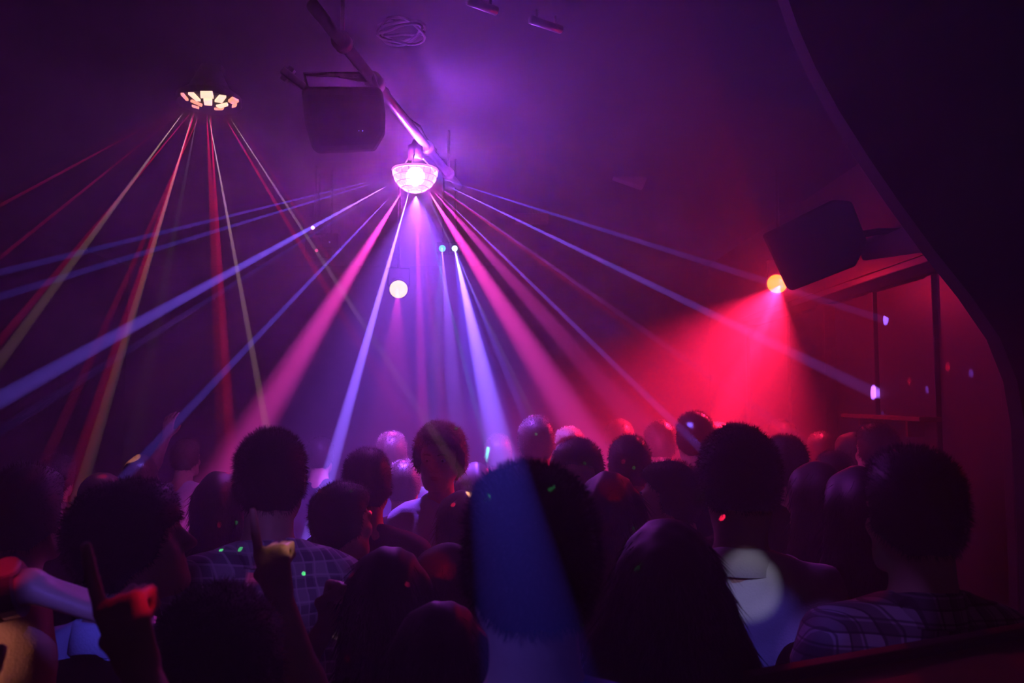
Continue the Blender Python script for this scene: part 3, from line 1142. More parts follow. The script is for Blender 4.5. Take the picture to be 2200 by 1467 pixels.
# ------------------------------------------------------------------ lamps and things on the ceiling
ZP = 3.10
p0, p1 = at_height(672, 12, ZP), at_height(985, 400, ZP)
t = empty('ceiling_pipe', ((p0 + p1) / 2), 'long steel pipe hung under the ceiling above the crystal dome light', 'pipe')
off = Vector(t.location)
bm = bmesh.new()
add_tube(bm, [p0 - off, p1 - off], 0.021, 16)
from_bm('pipe', bm, M_METAL, t, smooth=True)
for f in (0.12, 0.88):
    q = p0.lerp(p1, f)
    bm = bmesh.new()
    add_tube(bm, [q - off + Vector((0, 0, 0.02)), Vector((q.x, q.y, H - 0.005)) - off], 0.008, 8)
    add_tube(bm, [q - off - (p1 - p0).normalized() * 0.02, q - off + (p1 - p0).normalized() * 0.02], 0.034, 16)
    from_bm('hanger', bm, M_METAL, t, smooth=True)
# thin second conduit beside the pipe
q0, q1 = at_height(700, 60, ZP + 0.1), at_height(935, 318, ZP + 0.1)
bm = bmesh.new()
k = 9
add_tube(bm, [q0.lerp(q1, i / k) + Vector((0.012 * math.sin(i * 2.1), 0, 0.012 * math.cos(i * 1.7))) for i in range(k + 1)], 0.009, 8)
tag(from_bm('power_cable', bm, M_BLACK, smooth=True), 'black power cable running along the ceiling pipe', 'cable')

# crystal dome
t = empty('dome_light', DOME, 'glowing pink and white crystal dome disco light under the pipe', 'lamp')
RD = 0.107
hzm = bpy.data.materials.new('crystal_shell')
hzm.use_nodes = True
nt = hzm.node_tree
nt.nodes.clear()
no = nt.nodes.new('ShaderNodeOutputMaterial')
mx = nt.nodes.new('ShaderNodeMixShader')
tr = nt.nodes.new('ShaderNodeBsdfTransparent')
em = nt.nodes.new('ShaderNodeEmission')
em.inputs['Color'].default_value = (1.0, 0.42, 0.86, 1)
em.inputs['Strength'].default_value = 2.6
mx.inputs[0].default_value = 0.5
nt.links.new(tr.outputs[0], mx.inputs[1])
nt.links.new(em.outputs[0], mx.inputs[2])
nt.links.new(mx.outputs[0], no.inputs['Surface'])
M_SEAM = mat('dome_seam', (0.3, 0.12, 0.3), 0.4, emit=(0.95, 0.30, 0.80), strength=0.75)
rows, segs = 5, 18
frame_bm = bmesh.new()
for i in range(rows):
    a0, a1 = math.radians(90 * i / rows + 1), math.radians(90 * (i + 1) / rows - 1)
    nseg = max(6, int(segs * math.cos((a0 + a1) / 2)) + 1)
    for j in range(nseg):
        b0, b1 = 2 * math.pi * j / nseg + 0.018, 2 * math.pi * (j + 1) / nseg - 0.018
        bm = bmesh.new()
        def sp_(a, b, r):
            return Vector((r * math.cos(a) * math.cos(b), r * math.cos(a) * math.sin(b), -r * math.sin(a)))
        c4 = [bm.verts.new(sp_(a, b, RD)) for a, b in ((a0, b0), (a0, b1), (a1, b1), (a1, b0))]
        am, bmid = (a0 + a1) / 2, (b0 + b1) / 2
        c5 = [bm.verts.new(sp_(am + (a - am) * 0.5, bmid + (b - bmid) * 0.5, RD * 1.035)) for a, b in ((a0, b0), (a0, b1), (a1, b1), (a1, b0))]
        for q in range(4):
            bm.faces.new((c4[q], c4[(q + 1) % 4], c5[(q + 1) % 4], c5[q]))
        bm.faces.new(c5)
        from_bm('facet', bm, hzm, t)
for i in range(rows + 1):
    a = math.radians(90 * i / rows)
    r = RD * math.cos(a)
    if r > 0.01:
        ring = [Vector((r * math.cos(x), r * math.sin(x), -RD * math.sin(a))) for x in np.linspace(0, 2 * math.pi, 37)]
        add_tube(frame_bm, ring, 0.0022 if i else 0.006, 6, caps=False)
from_bm('frame_rings', frame_bm, M_SEAM, t, smooth=True)
bm = bmesh.new()
add_lathe(bm, [(0.036, 0.055), (0.036, 0.12), (0.02, 0.13), (0.012, 0.15)], 20)
from_bm('lamp_cap', bm, M_BLACK, t, smooth=True)
for x in range(3):
    a = 2 * math.pi * x / 3 + 0.5
    bm = bmesh.new()
    add_tube(bm, [(RD * math.cos(a), RD * math.sin(a), 0), (0.036 * math.cos(a), 0.036 * math.sin(a), 0.07)], 0.004, 6)
    from_bm('spoke', bm, M_METAL, t)
bm = bmesh.new()
bmesh.ops.create_uvsphere(bm, u_segments=20, v_segments=12, radius=0.046, matrix=Matrix.Translation((0, 0.014, -0.026)))
from_bm('bulb', bm, mat('lit_bulb', (0.9, 0.8, 0.9), 0.4, emit=(1.0, 0.75, 1.0), strength=6.0), t, smooth=True)
pp = p0 + (p1 - p0) * ((4.02 - p0.y) / (p1.y - p0.y)) - DOME
bm = bmesh.new()
add_tube(bm, [(0, 0, 0.14), (pp.x * 0.4, pp.y * 0.4, 0.155), (pp.x, pp.y, pp.z - 0.03)], 0.009, 8)
add_tube(bm, [pp - (p1 - p0).normalized() * 0.025, pp + (p1 - p0).normalized() * 0.025], 0.033, 16)
from_bm('pipe_clamp', bm, M_METAL, t, smooth=True)

# round multi-lens effect lamp on the left
ZD = at(449, 224, 3.7).z
t = empty('lens_effect_lamp', (DERBY.x, DERBY.y, ZD), 'round black effect lamp with glowing square lenses on the left', 'lamp')
bm = bmesh.new()
add_lathe(bm, [(0.02, -0.004), (0.136, -0.002), (0.142, 0.006), (0.138, 0.035), (0.09, 0.07), (0.06, 0.13), (0.03, 0.2)], 32)
from_bm('housing', bm, M_BLACK, t, smooth=False)
bm = bmesh.new()
add_tube(bm, [(0, 0, 0.2), (0, 0, H - 0.005 - ZD)], 0.012, 10)
add_box(bm, (-0.06, -0.03, H - 0.03 - ZD), (0.06, 0.03, H - 0.004 - ZD))
from_bm('hanging_rod', bm, M_BLACK, t)
M_LENS = mat('lit_lens', (0.8, 0.6, 0.5), 0.3, emit=(1.0, 0.62, 0.42), strength=1.7)
M_LENS2 = mat('lit_lens_red', (0.8, 0.3, 0.2), 0.3, emit=(1.0, 0.36, 0.24), strength=1.3)
quads = [[(388, 204), (394, 204), (405, 217), (400, 217)], [(404, 203), (416, 203), (431, 218), (422, 218)],
         [(430, 200), (456, 200), (459, 212), (431, 211)], [(471, 208), (486, 210), (477, 222), (461, 219)],
         [(499, 212), (513, 219), (503, 226), (490, 219)], [(409, 219), (413, 218), (435, 227), (433, 230)],
         [(437, 215), (456, 216), (456, 227), (439, 226)], [(464, 229), (488, 224), (490, 228), (473, 233)],
         [(460, 235), (481, 234), (478, 237), (462, 237)], [(499, 229), (509, 226), (507, 230), (498, 232)],
         [(412, 229), (428, 233), (428, 235), (414, 231)]]
for i, q in enumerate(quads):
    bm = bmesh.new()
    lowv = [bm.verts.new(at_height(x, y, ZD - 0.012) - Vector(t.location)) for x, y in q]
    upv = [bm.verts.new(v.co + Vector((0, 0, 0.010))) for v in lowv]
    bm.faces.new(lowv)
    bm.faces.new(upv[::-1])
    for k in range(4):
        bm.faces.new((lowv[k], lowv[(k + 1) % 4], upv[(k + 1) % 4], upv[k]))
    bmesh.ops.recalc_face_normals(bm, faces=bm.faces)
    from_bm('lens', bm, M_LENS if i in (1, 2, 3, 6, 7) else M_LENS2, t)


def outline_prism(bm, outline, d, depth, bevel=0.012, org=Vector()):
    """solid whose front face has the given corners at distance d, running back by depth"""
    a = [at(x, y, d) for x, y in outline]
    cen = sum(a, Vector()) / len(a)
    fwd = (cen - CAM).normalized() * depth
    fv = [bm.verts.new(p - org) for p in a]
    bv = [bm.verts.new(cen + (p - cen) * 0.96 + fwd - org) for p in a]
    k = len(a)
    bm.faces.new(fv)
    bm.faces.new(bv[::-1])
    for i in range(k):
        bm.faces.new((fv[i], bv[i], bv[(i + 1) % k], fv[(i + 1) % k]))
    bmesh.ops.recalc_face_normals(bm, faces=bm.faces)
    bmesh.ops.bevel(bm, geom=bm.edges[:], offset=bevel, segments=2, affect='EDGES', profile=0.5, clamp_overlap=True)


# black chamfered cabinet hung from the pipe
d = 3.05
org = at(738, 190, d + 0.12)
t = empty('hanging_speaker', org, 'black chamfered speaker cabinet hung from the ceiling pipe left of the dome', 'speaker')
bm = bmesh.new()
outline_prism(bm, [(647, 196), (656, 186), (812, 186), (823, 197), (829, 246), (828, 290), (806, 326), (684, 331), (671, 322), (654, 266)], d, 0.24, 0.010, org)
from_bm('cabinet', bm, M_BLACK, t)
bm = bmesh.new()
outline_prism(bm, [(660, 204), (812, 204), (818, 246), (816, 282), (798, 312), (690, 316), (668, 262)], d - 0.008, 0.02, 0.004, org)
from_bm('grille', bm, mat('speaker_grille', (0.014, 0.012, 0.016), 0.8, bump=0.8, bscale=900), t)
for x in (771, 779):
    bm = bmesh.new()
    bmesh.ops.create_uvsphere(bm, u_segments=8, v_segments=6, radius=0.0026 if x > 775 else 0.0018, matrix=Matrix.Translation(at(x, 281, d - 0.010) - org))
    from_bm('indicator_light', bm, mat('indicator_led', (0.1, 0.1, 0.3), 0.3, emit=(0.25, 0.25, 1.0), strength=1.6), t)
# yoke and clamp to the pipe
pk = p0 + (p1 - p0) * ((d + 0.12 - p0.y) / (p1.y - p0.y))
bm = bmesh.new()
a, b = at(662, 215, d + 0.12), at(818, 215, d + 0.12)
a2, b2 = at(655, 160, d + 0.12), at(800, 160, d + 0.12)
add_tube(bm, [p - org for p in (a, a2, (a2 + b2) / 2, b2, b)], 0.011, 8)
from_bm('yoke', bm, M_METAL, t)
bm = bmesh.new()
add_tube(bm, [(a2 + b2) / 2 - org, pk - org], 0.012, 8)
add_tube(bm, [pk - org - (p1 - p0).normalized() * 0.03, pk - org + (p1 - p0).normalized() * 0.03], 0.035, 16)
from_bm('pipe_clamp', bm, M_METAL, t, smooth=True)
bm = bmesh.new()
ang = Matrix.Translation(at(633, 172, d + 0.05) - org) @ Matrix.Rotation(math.radians(38), 4, 'Y')
add_box(bm, (-0.055, -0.02, -0.014), (0.055, 0.02, 0.014), ang, 0.004)
add_box(bm, (-0.045, -0.012, -0.03), (-0.02, 0.012, 0.03), ang, 0.003)
from_bm('side_bracket', bm, M_METAL, t)

# speaker on the right wall
d = 4.45
org = at(1745, 530, d + 0.17)
t = empty('wall_speaker', org, 'large black tilted speaker cabinet high on the right wall', 'speaker')
bm = bmesh.new()
outline_prism(bm, [(1636, 504), (1690, 620), (1702, 625), (1838, 572), (1864, 520), (1830, 432), (1790, 428)], d, 0.34, 0.014, org)
from_bm('cabinet', bm, M_BLACK, t)
a, b = at(1640, 511, d), at(1690, 617, d)
bm = bmesh.new()
n_ = Vector((-(b - a).z, 0, (b - a).x)).normalized()
n_ = n_ if n_.x < 0 else -n_
vdir = (at(1745, 530, 1.0) - CAM).normalized()
vs_ = [a, b, b + vdir * 0.33, a + vdir * 0.33]
lo_ = [bm.verts.new(v.lerp((a + b) / 2 + vdir * 0.165, 0.10) - n_ * 0.012 - org) for v in vs_]
hi_ = [bm.verts.new(v.lerp((a + b) / 2 + vdir * 0.165, 0.12) + n_ * 0.002 - org) for v in vs_]
bm.faces.new(hi_)
bm.faces.new(lo_[::-1])
for i in range(4):
    bm.faces.new((lo_[i], lo_[(i + 1) % 4], hi_[(i + 1) % 4], hi_[i]))
bmesh.ops.recalc_face_normals(bm, faces=bm.faces)
from_bm('grille', bm, MATS['speaker_grille'], t)
bm = bmesh.new()
q = at(1840, 505, d + 0.17)
add_tube(bm, [q - org, Vector((XR - 0.15, q.y, q.z + 0.02)) - org, Vector((XR - 0.004, q.y, q.z + 0.02)) - org], 0.02, 10)
add_box(bm, tuple(Vector((XR - 0.02, q.y - 0.08, q.z - 0.06)) - org), tuple(Vector((XR - 0.003, q.y + 0.08, q.z + 0.10)) - org))
from_bm('wall_bracket', bm, M_BLACK, t)


# par cans
def par_can(loc, aim, label, r, lens_m, top_z=H, drop_dir=None):
    t = empty('par_can', loc, label, 'lamp')
    d_ = Vector(aim).normalized()
    R = d_.to_track_quat('Z', 'Y').to_matrix().to_4x4()
    bm = bmesh.new()
    add_lathe(bm, [(0.03, -0.20), (r * 0.82, -0.19), (r * 0.9, -0.08), (r * 1.12, -0.012), (r * 1.12, 0.012), (r * 1.02, 0.012), (r * 1.02, -0.002), (r, -0.004)], 28, R)
    from_bm('can', bm, M_BLACK, t, smooth=False)
    bm = bmesh.new()
    add_lathe(bm, [(r * 1.0, -0.003), (r * 0.98, 0.004), (r * 0.6, 0.010), (r * 0.05, 0.013)], 28, R)
    from_bm('lens', bm, lens_m, t, smooth=True)
    bm = bmesh.new()
    x = (R @ Vector((1, 0, 0))).normalized()
    c_ = R @ Vector((0, 0, -0.09))
    up = Vector((0, 0, 1))
    add_tube(bm, [c_ + x * r * 1.1, c_ + x * r * 1.2 + up * 0.02, c_ + x * r * 1.2 + up * 0.13, c_ - x * r * 1.2 + up * 0.13, c_ - x * r * 1.2 + up * 0.02, c_ - x * r * 1.1], 0.006, 6)
    add_tube(bm, [c_ + up * 0.13, Vector((c_.x, c_.y, top_z - 0.005 - loc.z))], 0.010, 8)
    from_bm('yoke', bm, M_BLACK, t)
    return t


M_PARC = mat('lit_par_lens_yellow', (0.8, 0.7, 0.4), 0.3, emit=(1.0, 0.80, 0.13), strength=1.5)
M_PARR = mat('lit_par_lens_orange', (0.8, 0.3, 0.1), 0.3, emit=(1.0, 0.50, 0.0), strength=1.5)
pc = PAR_C + Vector((0, 0.03, 0.0))
par_can(pc, CAM - pc + Vector((0, 0, -0.9)), 'round stage lamp with glowing yellow lens below the dome light', 0.060, M_PARC)
pr = PAR_R + Vector((0.0, 0.05, 0.02))
par_can(pr, CAM - pr + Vector((-1.0, 0, -1.6)), 'stage lamp with glowing orange lens half hidden behind the wall speaker', 0.062, M_PARR)


def small_lamp(name, loc, r, em_c, st, label, size=0.035, off=(0, 0.0, 0)):
    t = empty(name, loc, label, 'lamp')
    bm = bmesh.new()
    bmesh.ops.create_uvsphere(bm, u_segments=14, v_segments=8, radius=r)
    from_bm('lens', bm, mat('led_%d_%d_%d' % tuple(int(100 * c) for c in em_c), (0.3, 0.3, 0.3), 0.3, emit=em_c, strength=st), t, smooth=True)
    bm = bmesh.new()
    add_box(bm, (-size * 1.1, r * 0.4, -size * 0.7), (size * 1.1, r * 0.4 + 0.10, size * 1.2), None, 0.006)
    add_tube(bm, [(0, r * 0.4 + 0.05, size), (0, r * 0.4 + 0.05, H - 0.005 - loc.z)], 0.007, 6)
    from_bm('housing', bm, M_BLACK, t)
    return t


small_lamp('led_spotlight', LED_A + Vector((0, 0.04, 0)), 0.021, (0.05, 0.75, 1.0), 1.3, 'small lamp glowing teal, left one of the close pair under the dome')
small_lamp('led_spotlight', LED_B + Vector((0, 0.04, 0)), 0.017, (0.45, 0.95, 1.0), 5.0, 'small lamp glowing bright white blue, right one of the close pair')
small_lamp('effect_lamp', at(672, 489, 5.2), 0.012, (1.0, 0.45, 0.75), 3.0, 'small dark effect lamp with one bright pink light left of the yellow lamp', 0.06)
small_lamp('effect_lamp', at(680, 538, 5.4), 0.011, (0.8, 0.04, 0.2), 1.0, 'small dark effect lamp with a dim red light left of the yellow lamp', 0.07)
small_lamp('effect_lamp', at(390, 341, 5.6), 0.010, (0.7, 0.12, 0.9), 1.2, 'tiny lamp glowing magenta below the round lens lamp', 0.04)
small_lamp('effect_lamp', at(708, 520, 5.3), 0.006, (0.25, 0.16, 0.5), 0.7, 'dark effect lamp with a faint violet glint between the pink and yellow lamps', 0.05)

# conduits and a cable coil on the ceiling
for (x0, y0, x1, y1), lab in (((1006, 2, 1066, 24), 'short steel conduit on the ceiling at the top edge'), ((1140, 42, 1205, 64), 'short steel conduit on the ceiling right of the top middle')):
    a, b = at_height(x0, y0, H - 0.05), at_height(x1, y1, H - 0.05)
    bm = bmesh.new()
    add_tube(bm, [a, b], 0.016, 12)
    for q in (a.lerp(b, 0.2), a.lerp(b, 0.8)):
        add_tube(bm, [q, Vector((q.x, q.y, H - 0.004))], 0.006, 6)
    tag(from_bm('conduit', bm, M_METAL, smooth=True), lab, 'pipe')
bm = bmesh.new()
cc = at_height(862, 62, H - 0.03)
pts = []
for i in range(90):
    a = 2 * math.pi * i / 24
    rr = 0.085 + 0.012 * math.sin(i * 0.7)
    pts.append((cc.x + rr * math.cos(a), cc.y + rr * 0.9 * math.sin(a), cc.z - 0.012 + 0.020 * math.sin(i * 0.31)))
add_tube(bm, pts, 0.006, 6)
tag(from_bm('cable_coil', bm, mat('grey_cable', (0.18, 0.14, 0.18), 0.5), smooth=True), 'coiled grey cable tied to the ceiling above the dome light', 'cable')
for (x, y, dd), lab in (((1345, 382, 5.6), 'faint boxy lamp under the ceiling right of the dome light'), ((1142, 470, 6.4), 'faint far lamp bar under the ceiling between the blue beams')):
    q = at(x, y, dd)
    t = empty('stage_lamp', q, lab, 'lamp')
    bm = bmesh.new()
    add_box(bm, (-0.13, -0.05, -0.035), (0.13, 0.05, 0.035), Matrix.Rotation(0.35 if x > 1200 else 0.0, 4, 'Y'), 0.008)
    from_bm('housing', bm, mat('lamp_grey', (0.12, 0.11, 0.12), 0.4), t)
    bm = bmesh.new()
    add_tube(bm, [(0, 0, 0.02), (0, 0, H - 0.005 - q.z)], 0.010, 8)
    from_bm('hanging_rod', bm, M_BLACK, t)

# ------------------------------------------------------------------ people
pose('far_m', res=1.75)
pose('far_f', sex='f', right=ARM_BENT, left=mirror(ARM_BENT), res=1.75)
pose('far_mb', right=ARM_BENT, left=mirror(ARM_BENT), res=1.75)
pose('m', res=1.0)
pose('mb', right=ARM_BENT, left=mirror(ARM_BENT), res=1.0)
pose('f', sex='f', right=ARM_BENT, left=mirror(ARM_BENT), res=1.0)
pose('f_down', sex='f', res=1.0)
pose('m_lean', head=(0, 30, 0), res=1.0)
pose('m_left', head=(10, 4, 0), res=1.0)
pose('m_down', head=(-12, 14, 6), right=ARM_BENT, left=mirror(ARM_BENT), res=0.9)

pose('m_up', head=(-52, -14, 0), res=1.0)

# nearest row
person('man with spiky black hair in a blue collared shirt, back to us, front centre', 1136, 985, 1.12, 12, 'm', 'short', M_HAIR_K, top=M_BLUE, collar=True, strands=9000, seed=2)
person('man in profile facing right with a thick dark fringe and pale blue collared shirt', 288, 1022, 1.639, -20, 'm_up', 'mop', M_HAIR_K, top=M_PALE, collar=True, strands=5000)
pose('curly_point', sex='f', right=((0.14, 0.15, 1.50), (0.055, 0.17, 1.752), (-0.22, 0.02, 1), (0.25, 1, 0.0), 'point'), left=mirror(ARM_DOWN), res=0.9)
person('short woman with round dark curly hair, right hand pointing up, low at front left', 475, 1255, 1.258, 0, 'curly_point', 'curly', M_HAIR_K, top=M_MAROON, strands=7000)
pose('near_point', sex='f', right=((0.19, 0.10, 1.59), (0.06, 0.20, 1.78), (-0.35, 0.0, 1), (0.2, 1, 0.0), 'point'),
     left=((-0.29, 0.10, 1.52), (-0.145, 0.12, 1.665), (0.25, 0.0, 1), (-0.2, 1, 0), 'point'), res=0.9)
person('person below the bottom edge raising two dark pointing hands at lower left', -13, 1580, 0.75, 0, 'near_point', 'bob', M_HAIR_K, top=M_CHAR, strands=1500, height=1.57)
person('tall person in a salmon shirt cut off by the left edge', -152, 858, 1.352, -12, 'm', 'short', M_HAIR_B, top=M_SALMON, strands=800, seed=2, height=1.90)
pose('reach', right=((0.37, 0.06, 1.545), (0.61, 0.11, 1.590), (0.8, 0.40, -0.40), (0, 0.1, -1), 'drape'), left=mirror(ARM_DOWN), res=0.95)
reacher = person('person beyond the left edge laying a watch hand on the salmon shoulder', -1010, 950, 1.101, 0, 'reach', 'short', M_HAIR_K, top=M_CHAR, height=1.80)
person('woman with long wide dark hair, back to us, right of the front centre man', 1432, 1112, 1.532, 0, 'f', 'longwide', M_HAIR_K, top=M_CHAR, strands=9000)
person('short woman with dark hair low at the bottom between raised arm and front man', 945, 1288, 1.427, 10, 'f', 'bob', M_HAIR_K, top=M_CHAR, strands=5000)
pose('fist_up', sex='f', left=((-0.30, -0.03, 1.36), (-0.135, 0.0, 1.62), (0.30, 0.05, 1), (0.5, -1, 0), 'fist'), right=ARM_BENT, res=0.9)
person('short dark haired woman with her bare left arm raised in a fist', 835, 1172, 1.706, 6, 'fist_up', 'bob', M_HAIR_K, sleeve='short', top=M_CHAR, strands=4000)
# second row
person('man in a light plaid shirt with cropped hair, back to us, left of centre', 585, 922, 2.065, 8, 'm', 'crop', M_HAIR_B, top=M_PLAID_L, sleeve='long', collar=True, strands=6000)
person('man with thick dark hair in a white collared shirt leaning away, right of centre', 1586, 914, 1.991, -14, 'm_lean', 'mop', M_HAIR_B, top=M_WHITE, sleeve='long', collar=True, strands=5000, seed=2)
person('man in a dark checked shirt, cheek turned left, at the right', 1955, 952, 1.627, -4, 'm_left', 'short', M_HAIR_K, top=M_PLAID_D, sleeve='long', collar=True, strands=5000)
person('woman with long dark hair and blue lit crown beside the checked shirt man', 1838, 1000, 2.267, 5, 'f', 'long', M_HAIR_K, top=M_CHAR, strands=4000)
person('woman with long dark hair, red streak and pale blue top behind the front man', 1308, 1012, 2.29, -10, 'f_down', 'long', M_HAIR_B, top=M_PALE, strands=5000)
person('man in profile facing left in a maroon hooded top', 1438, 984, 2.596, 68, 'mb', 'short', M_HAIR_K, top=M_MAROON, sleeve='long', hood=True, strands=3000, face=True)
person('woman with red lit brown hair facing left beside the front man', 952, 1165, 2.075, 60, 'f_down', 'bob', M_HAIR_B, top=M_GREY, strands=4000, face=True)
person('dark haired man with a lit temple behind the raised fist', 737, 1030, 2.44, -40, 'mb', 'short', M_HAIR_K, top=M_CHAR, strands=3000)
person('dark haired man in the left background with a red lit crown', 62, 990, 2.0, -8, 'm', 'short', M_HAIR_B, top=M_CHAR, strands=3000)
person('woman with fair hair glimpsed left of the front man', 992, 1052, 2.623, 30, 'f', 'long', M_HAIR_F, top=M_WHITE, strands=2500)
# third row
person('man with a broad dark head behind the raised fist and centre left crowd', 790, 958, 2.851, 5, 'mb', 'short', M_HAIR_K, top=M_NAVY, strands=2500)
pose('f_face', sex='f', right=ARM_BENT, left=mirror(ARM_BENT), res=0.95)
person('pink lit woman with curly fair hair facing us in the centre', 945, 906, 3.214, 172, 'f_face', 'curly', M_HAIR_F, top=M_PALE, strands=4000, face=True)
person('man facing us with lowered head and blue lit hair, right of the front man', 1243, 938, 2.876, 166, 'm_down', 'short', M_HAIR_B, top=M_CHAR, strands=3000, face=True)
person('man with a rounded dark head between the facing man and the red light', 1352, 930, 3.288, -6, 'mb', 'short', M_HAIR_B, top=M_GREY, strands=2000)
person('man with a red spot on the crown below the speaker lamp', 1685, 930, 3.261, 0, 'mb', 'short', M_HAIR_K, top=M_CHAR, strands=2500)
person('dark capped man just behind the white shirt man', 1577, 908, 2.976, 5, 'm', 'crop', M_HAIR_K, top=M_NAVY, strands=1500)
pose('cup', sex='f', right=((0.24, 0.06, 1.20), (0.10, 0.27, 1.37), (-0.45, 0.45, 0.6), (-1, -0.2, 0), 'grip'), left=mirror(ARM_BENT), res=1.2)
holder = person('woman with warm lit hair holding a plastic beer cup, left of the plaid man', 474, 1012, 2.95, -8, 'cup', 'bob', M_HAIR_B, top=M_MAROON, strands=2000)
person('woman with long hair and a pale top in the red haze at right', 1748, 990, 2.639, 20, 'f', 'long', M_HAIR_B, top=M_WHITE, strands=2000)
person('man with a reddish lit head behind the fringed man', 218, 1010, 3.2, 10, 'far_mb', 'short', M_HAIR_B, top=M_CHAR)
# far rows
far = [
    ('tall man with a blue dot on his dark head under the red lamp', 1492, 880, 3.92, 0, 'far_m', 'short', M_HAIR_K, M_CHAR),
    ('man with a red dot on his head left of the tall dark man', 1417, 903, 4.384, 0, 'far_m', 'crop', M_HAIR_K, M_CHAR),
    ('pale shirted man with a raised arm far back on the left', 402, 940, 5.0, -10, 'far_wave', 'short', M_HAIR_B, M_PALE),
    ('man with an orange lit crown far back left of centre right', 1152, 894, 3.869, 6, 'far_mb', 'crop', M_HAIR_B, M_NAVY),
    ('fair haired man far back in the red haze below the red lamp', 1650, 910, 6.0, 170, 'far_m', 'short', M_HAIR_F, M_MAROON),
    ('far man against the red haze, near the wall upright', 1678, 900, 5.2, 12, 'far_mb', 'short', M_HAIR_B, M_MAROON),
    ('woman with red lit hair far right before the wall panels', 1828, 928, 4.162, 8, 'far_f', 'bob', M_HAIR_B, M_CHAR),
    ('dark man at the right wall under the drink shelf', 1880, 905, 3.794, 12, 'far_m', 'short', M_HAIR_K, M_CHAR),
    ('tall dark man near the right wall upright', 1765, 925, 4.7, -6, 'far_mb', 'short', M_HAIR_K, M_NAVY),
    ('man with a pink lit head far behind the facing man', 1222, 915, 4.212, 176, 'far_m', 'short', M_HAIR_F, M_MAROON),
    ('far man with a violet rim behind the broad dark head', 842, 924, 4.4, 0, 'far_mb', 'short', M_HAIR_B, M_NAVY),
    ('far man under the wide violet beam, right of the curly woman', 1070, 930, 4.9, 4, 'far_m', 'short', M_HAIR_B, M_GREY),
    ('far woman with a blue dot left of the waving man', 305, 975, 4.7, -4, 'far_f', 'long', M_HAIR_B, M_GREY),
    ('far dark man near the left edge above the red crown', 128, 972, 4.2, 8, 'far_m', 'short', M_HAIR_K, M_CHAR),
    ('far man seen between the plaid man and the broad dark head', 690, 935, 5.0, -4, 'far_mb', 'short', M_HAIR_K, M_NAVY),
    ('far woman at the left between plaid man and cup holder', 560, 955, 5.4, 2, 'far_f', 'long', M_HAIR_B, M_CHAR),
    ('far man in the red haze left of the dark dotted heads', 1330, 898, 5.2, 5, 'far_m', 'short', M_HAIR_B, M_MAROON),
    ('far man with a blue lit cheek right of the tall dark head', 1540, 905, 4.682, 150, 'far_m', 'short', M_HAIR_F, M_GREY),
    ('woman right of the curly woman with one lit ear', 1018, 992, 3.563, 30, 'far_f', 'bob', M_HAIR_B, M_CHAR),
    ('man with a dark head in front of the red crowned woman', 1790, 965, 3.502, -8, 'far_mb', 'short', M_HAIR_K, M_CHAR),
    ('man between the curly woman and the broad dark head', 868, 985, 3.789, 0, 'far_mb', 'short', M_HAIR_B, M_NAVY),
]
pose('far_wave', right=ARM_BENT, left=((-0.30, 0.05, 1.55), (-0.20, 0.08, 1.80), (0.1, 0.0, 1), (0, 1, 0), 'relaxed'), res=1.6)
for i, (lab, px, yt, dd, yw, ps, hr, hm, tp) in enumerate(far):
    person(lab, px, yt, dd, yw, ps, hr, hm, top=tp, sleeve='long' if i % 3 else 'short', strands=3000, seed=i)

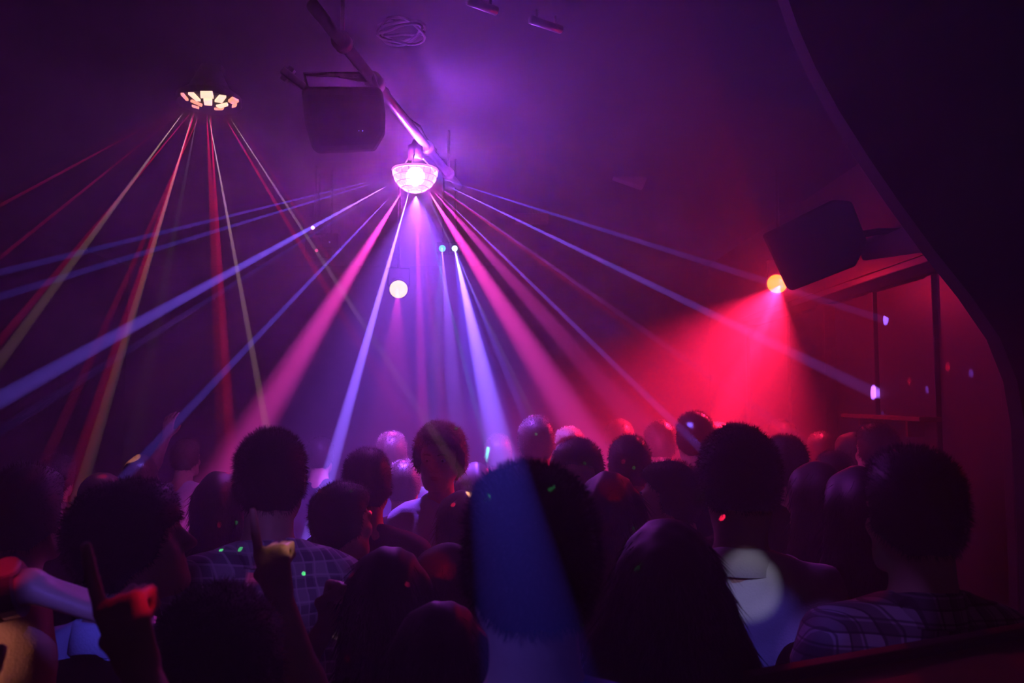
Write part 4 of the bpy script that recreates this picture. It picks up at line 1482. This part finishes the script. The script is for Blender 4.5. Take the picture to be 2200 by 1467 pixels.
# wrist watch on the reaching hand
P = POSES['reach']
bpy.context.view_layer.update()
wm = reacher.matrix_world
W = Vector(P.right[1])
ax = (W - Vector(P.right[0])).normalized()
cW = W - ax * 0.022
t = empty('wristwatch', wm @ cW, 'steel wristwatch on the reaching wrist at the left edge', 'watch')
sc = reacher.scale.x
bm = bmesh.new()
add_tube(bm, [-ax * 0.011 * sc, ax * 0.011 * sc], 0.041 * sc, 20)
from_bm('strap', bm, M_METAL, t, smooth=False)
bm = bmesh.new()
Rm = Vector((0, -0.55, 1)).to_track_quat('Z', 'Y').to_matrix().to_4x4()
add_lathe(bm, [(0.019, 0.034), (0.020, 0.041), (0.018, 0.045), (0.004, 0.0455)], 20, Rm)
from_bm('dial', bm, mat('watch_dial', (0.5, 0.48, 0.5), 0.25), t)

# plastic cup of beer in the cup holder's hand
P = POSES['cup']
wm = holder.matrix_world
g = wm @ (Vector(P.right[1]) + Vector((-0.06, 0.075, 0.06)))
target = at(508, 1122, g.y)
t = empty('beer_cup', Vector((target.x, g.y, target.z - 0.055)), 'clear plastic beer cup held up left of the plaid shirt', 'cup')
glass = bpy.data.materials.new('clear_plastic')
glass.use_nodes = True
nt = glass.node_tree
nt.nodes.clear()
no = nt.nodes.new('ShaderNodeOutputMaterial')
mx = nt.nodes.new('ShaderNodeMixShader')
mx.inputs[0].default_value = 0.35
tr = nt.nodes.new('ShaderNodeBsdfTransparent')
pb = nt.nodes.new('ShaderNodeBsdfPrincipled')
pb.inputs['Base Color'].default_value = (0.8, 0.8, 0.8, 1)
pb.inputs['Roughness'].default_value = 0.15
nt.links.new(tr.outputs[0], mx.inputs[1])
nt.links.new(pb.outputs[0], mx.inputs[2])
nt.links.new(mx.outputs[0], no.inputs['Surface'])
bm = bmesh.new()
seg = 24
prof = [(0.030, 0.0), (0.038, 0.115), (0.040, 0.117), (0.0365, 0.115), (0.0285, 0.003)]
rings = [[bm.verts.new((r * math.cos(2 * math.pi * k / seg), r * math.sin(2 * math.pi * k / seg), z)) for k in range(seg)] for r, z in prof]
for i in range(len(rings) - 1):
    for k in range(seg):
        bm.faces.new((rings[i][k], rings[i][(k + 1) % seg], rings[i + 1][(k + 1) % seg], rings[i + 1][k]))
bm.faces.new(rings[0][::-1])
bm.faces.new(rings[-1])
from_bm('cup_wall', bm, glass, t, smooth=True)
bm = bmesh.new()
add_lathe(bm, [(0.0275, 0.004), (0.0325, 0.068), (0.030, 0.070)], 24)
from_bm('beer', bm, mat('beer', (0.75, 0.22, 0.03), 0.15), t, smooth=True)
bm = bmesh.new()
add_lathe(bm, [(0.0328, 0.070), (0.0336, 0.084), (0.028, 0.087)], 24)
from_bm('foam', bm, mat('beer_foam', (0.8, 0.75, 0.65), 0.9), t, smooth=True)
